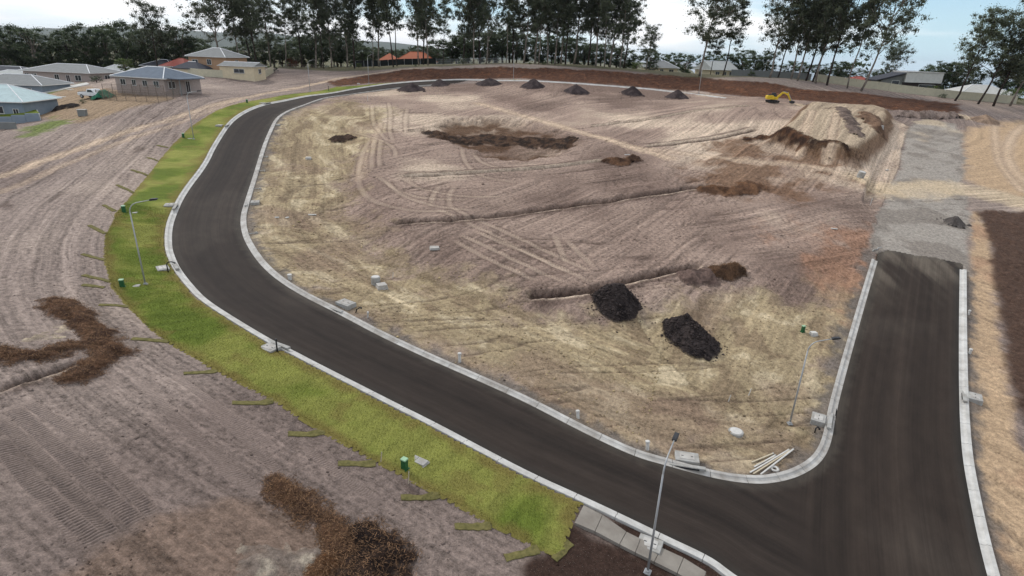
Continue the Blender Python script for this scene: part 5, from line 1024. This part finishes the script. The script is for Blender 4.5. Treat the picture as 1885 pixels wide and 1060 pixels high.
# belt of tall gums behind the mulched bank
Bt = [(440,186,-30,'gum'),(462,190,-40,'gum'),(474,183,-22,'gum'),(500,192,-30,'gum'),(527,182,-12,'thin'),(556,190,-28,'gum'),(580,186,-40,'gum'),(596,182,-30,'thin'),(610,187,-25,'gum'),(640,189,-40,'gum'),(652,183,-30,'gum'),(686,184,-28,'thin'),(697,187,-36,'gum'),(725,183,-60,'thin'),(731,184,-55,'thin'),(771,185,-36,'gum'),(778,188,-30,'gum'),(788,184,-30,'gum'),(816,188,-10,'thin'),(853,190,-18,'gum'),(872,186,-30,'gum'),(884,189,-28,'gum'),(895,185,-34,'gum')]
for i, (px, D, yt, k) in enumerate(Bt): tree(k, px, D, yt, lean=random.gauss(0, .02), wide=random.uniform(.72, .95), label=f'{nth(i, len(Bt))} tall gum in the belt left of the centre street light', group='tall gum belt, left part')
Bt2 = [(932,184,-30,'thin'),(944,188,-20,'gum'),(963,185,-36,'gum'),(984,187,-40,'gum'),(992,182,-30,'thin'),(1009,186,-44,'gum'),(1022,183,-36,'gum'),(1032,188,-40,'gum'),(1040,184,-50,'gum'),(1054,186,-44,'gum'),(1082,184,-40,'gum'),(1098,181,-44,'gum'),(1113,180,-40,'thin'),(1123,183,-34,'gum'),(1141,180,-30,'gum'),(1147,184,-16,'gum')]
for i, (px, D, yt, k) in enumerate(Bt2): tree(k, px, D, yt, lean=.02+random.gauss(0, .02), wide=random.uniform(.75, 1.0), label=f'{nth(i, len(Bt2))} tall gum in the dense belt right of the centre street light', group='tall gum belt, right part')
tree('gum', 1190, 186, 48, lean=.05, wide=1.1, label='shorter gum at the right end of the dense belt', group='tall gums'); tree('spread', 1290, 168, -14, lean=.03, wide=1.0, bark='bark', label='pale limbed spreading gum standing alone right of the gap', group='tall gums'); tree('thin', 1334, 170, -4, lean=.1, wide=1.15, label='slim gum leaning right beside the pale limbed gum', group='tall gums'); tree('thin', 1309, 174, 50, lean=.05, wide=1.1, label='short thin gum beneath the pale limbed gum', group='tall gums')
Rt = [(1421,160,0,'spread',.16,'bark'),(1436,161,4,'gum',.2,'bark2'),(1462,158,-8,'gum',.1,'bark'),(1474,156,-30,'gum',.12,'bark'),(1488,158,-22,'gum',.12,'bark2'),(1499,157,-30,'gum',.14,'bark2'),(1509,154,-34,'gum',.17,'bark'),(1529,152,-10,'spread',.16,'bark2'),(1567,149,-30,'thin',.13,'bark')]
for i, (px, D, yt, k, ln, bk) in enumerate(Rt): tree(k, px, D, yt, lean=ln*.6, wide=random.uniform(.72, .95), bark=bk, label=f'{nth(i, len(Rt))} gum of the clump behind the excavator', group='gum clump behind the excavator')
tree('spread', 1597, 146, -16, lean=.16, wide=.8, bark='bark', label='tall forked gum leaning right in front of the sea', group='tall gums'); tree('spread', 1640, 190, 88, lean=.03, wide=.9, label='umbrella shaped gum standing alone against the sea', group='tall gums')
tree('spread', 1776, 143, 36, lean=.19, wide=.85, bark='bark2', label='left one of the leaning gums at the right edge', group='tall gums'); tree('spread', 1820, 142, 40, lean=.19, wide=.9, bark='bark2', label='middle leaning gum at the right edge', group='tall gums'); tree('gum', 1850, 141, 40, lean=.15, wide=1.1, bark='bark2', label='right one of the leaning gums at the right edge', group='tall gums'); tree('gum', 1880, 144, 60, lean=.15, wide=1.2, label='thick leafed gum cut by the right edge', group='tall gums')
# lower trees in the middle distance
Ms = [(455,198,80),(490,196,70),(520,202,82),(545,196,90),(575,196,58),(615,194,66),(622,204,60),(640,198,60),(668,205,84),(700,240,86),(735,260,86),(760,250,90),(790,240,84),(815,238,88),(840,214,68),(862,204,62),(900,200,56),(925,202,50),(950,198,60),(985,200,66),(1015,198,70),(1050,200,66),(1075,200,78),(1105,198,80),(1135,202,84),(1165,214,100),(1195,200,88),(1215,230,96),(1240,226,92),(1262,232,98),(1290,205,100),(1310,210,92),(1340,202,96),(1365,200,88),(1390,190,96),(1412,185,92)]
for i, (px, D, yt) in enumerate(Ms):
    tree('dense', px, D, yt, wide=random.uniform(1.0, 1.35), label=(f'{nth(i, 18)} lower tree under the gum belt, counted from the left houses' if i < 18 else f'{nth(i-18, 18)} lower tree from the centre street light toward the right'), group='lower trees behind the gum belt')
Mu = [(430,206,84),(470,212,70),(505,208,64),(535,214,72),(560,210,62),(592,214,58),(628,212,62),(655,216,72),(685,222,84),(712,226,88),(748,228,86),(782,224,82),(806,218,72),(832,214,62),(858,216,58),(884,212,54),(912,214,52),(938,210,56),(966,214,60),(998,212,62),(1028,214,64),(1062,212,68),(1090,214,74),(1120,210,78),(1150,214,88)]
for i, (px, D, yt) in enumerate(Mu): tree('dense', px, D, yt, wide=random.uniform(1.15, 1.45), label=f'{nth(i, len(Mu))} understorey tree in the back row filling the gaps of the gum belt', group='understorey behind the gum belt')
Rs = [(1452,178,110),(1480,172,112),(1512,176,116),(1545,170,108),(1560,182,112),(1590,186,128),(1625,196,128),(1720,196,116),(1742,190,112),(1765,186,108),(1790,205,122),(1860,176,110),(1885,172,100)]
for i, (px, D, yt) in enumerate(Rs): tree('dense', px, D, yt, wide=random.uniform(1.1, 1.5), label=f'{nth(i, len(Rs))} bushy tree along the houses right of the excavator', group='bushy trees behind the right fence')
Sh = [(505,168,118,'leaf2','dark shrub at the right end of the cream fence'),(172,140,132,'leaf2','round dark bush in front of the long brick house'),(540,184,100,'leafred','rust coloured bush under the gum belt on the left'),(975,180,111,'leaf3','yellow green shrub under the dense belt, left one'),(1000,181,112,'leaf3','yellow green shrub under the dense belt, right one'),(1172,182,106,'leaf3','bright green bush at the right end of the dense belt'),(1205,186,112,'leaf2','dark bush right of the bright green one'),(765,181,116,'leaf2','small dark bush at the top of the mulched bank'),(1385,170,126,'leaf3','bright hedge bush behind the grey fence'),(1515,168,135,'leafred','russet bush behind the cream fence'),(1585,156,142,'leaf3','yellow palm like bush left of the modern house'),(1735,158,152,'leaf3','bright green bush right of the modern house'),(1720,160,156,'leaf3','low green bush against the modern house wall'),(1750,146,168,'leaf2','shrub at the fence left of the pale hip roof'),(852,184,104,'leaf2','round shrub at the wire fence'),(660,186,112,'leaf3','light green shrub by the shade cloth fence'),(138,108,178,'leaf2','small scrubby bush alone on the vacant lot'),(1880,150,150,'leaf3','green bush under the right edge gums')]
for px, D, yt, lf, lab in Sh: tree('shrub', px, D, yt, leaf=lf, wide=1.15, label=lab, group='garden shrubs')

# ------------------------------------------------------------------ far wood, hills, sea
n = 900; a = RNG.uniform(-.78, .62, n); R_ = RNG.uniform(270, 1500, n)**1.0; cx_, cy_ = np.sin(a)*R_, np.cos(a)*R_; cz_ = Zb(cx_, cy_); ok = cz_ > -38; cx_, cy_, cz_ = cx_[ok], cy_[ok], cz_[ok]
cen = np.stack([np.repeat(cx_, 5), np.repeat(cy_, 5), np.repeat(cz_, 5)], 1)+np.stack([RNG.normal(0, 3.2, len(cx_)*5), RNG.normal(0, 3.2, len(cx_)*5), RNG.uniform(3, 13, len(cx_)*5)], 1)
V, F = leaf_quads(cen, np.tile(np.array([3.0, 3.0, 2.0]), (len(cen), 1)), 26, .7, 1.6); tag(link('far_wood', attr_mesh('far_wood', V, F, smoothf=False), MT['leaf2']), 'far wooded land beyond the houses and gum belt', 'wood', kind='stuff')
M_('hill_green', (58, 70, 58), .9, .25, .01); M_('sea_water', (70, 96, 112), .25, .05, .02, bump=.2, bscale=.4)
hx = np.linspace(-9000, 2500, 160); hy = np.linspace(4600, 7600, 24); HX, HY = np.meshgrid(hx, hy); env = np.sin(np.clip((HY-4600)/3000, 0, 1)*math.pi)**.7
ridge = 75+130*fbm(HX/1500, HX*0+2, 4, 3); hz_ = -45+ridge*env*sstep(2500, -2600, HX)*(.8+.4*fbm(HX/400, HY/400, 3, 9)); tag(link('distant_hills', attr_mesh('distant_hills', np.stack([HX.ravel(), HY.ravel(), hz_.ravel()], 1), grid_faces(160, 24)), MT['hill_green']), 'low wooded hills on the horizon at the left', kind='structure')
ths = np.linspace(0, 2*math.pi, 96, endpoint=False); V = [(0, 0, -40)]; F = []
rr_ = [400, 900, 2000, 5000, 10000, 19000]
for r in rr_: V += [(r*math.cos(t), r*math.sin(t), -40) for t in ths]
for k in range(96): F.append((0, 1+k, 1+(k+1) % 96))
for j in range(len(rr_)-1):
    for k in range(96): F.append((1+j*96+k, 1+(j+1)*96+k, 1+(j+1)*96+(k+1) % 96, 1+j*96+(k+1) % 96))
tag(MB().add(V, F).build('sea', MT['sea_water']), 'calm grey blue sea on the horizon at the right', kind='structure')
HAZE = True
if HAZE:
    m = bpy.data.materials.new('haze'); m.use_nodes = True; t = m.node_tree; t.nodes.clear(); o_ = t.nodes.new('ShaderNodeOutputMaterial'); v = t.nodes.new('ShaderNodeVolumePrincipled'); v.inputs['Color'].default_value = (.86, .92, 1, 1); v.inputs['Density'].default_value = .000035; v.inputs['Anisotropy'].default_value = .2; t.links.new(v.outputs['Volume'], o_.inputs['Volume'])
    tag(MB().box((0, 0, 78), (42000, 42000, 264)).build('haze', m), 'thin pale haze over the sea and hills', 'haze', kind='stuff')
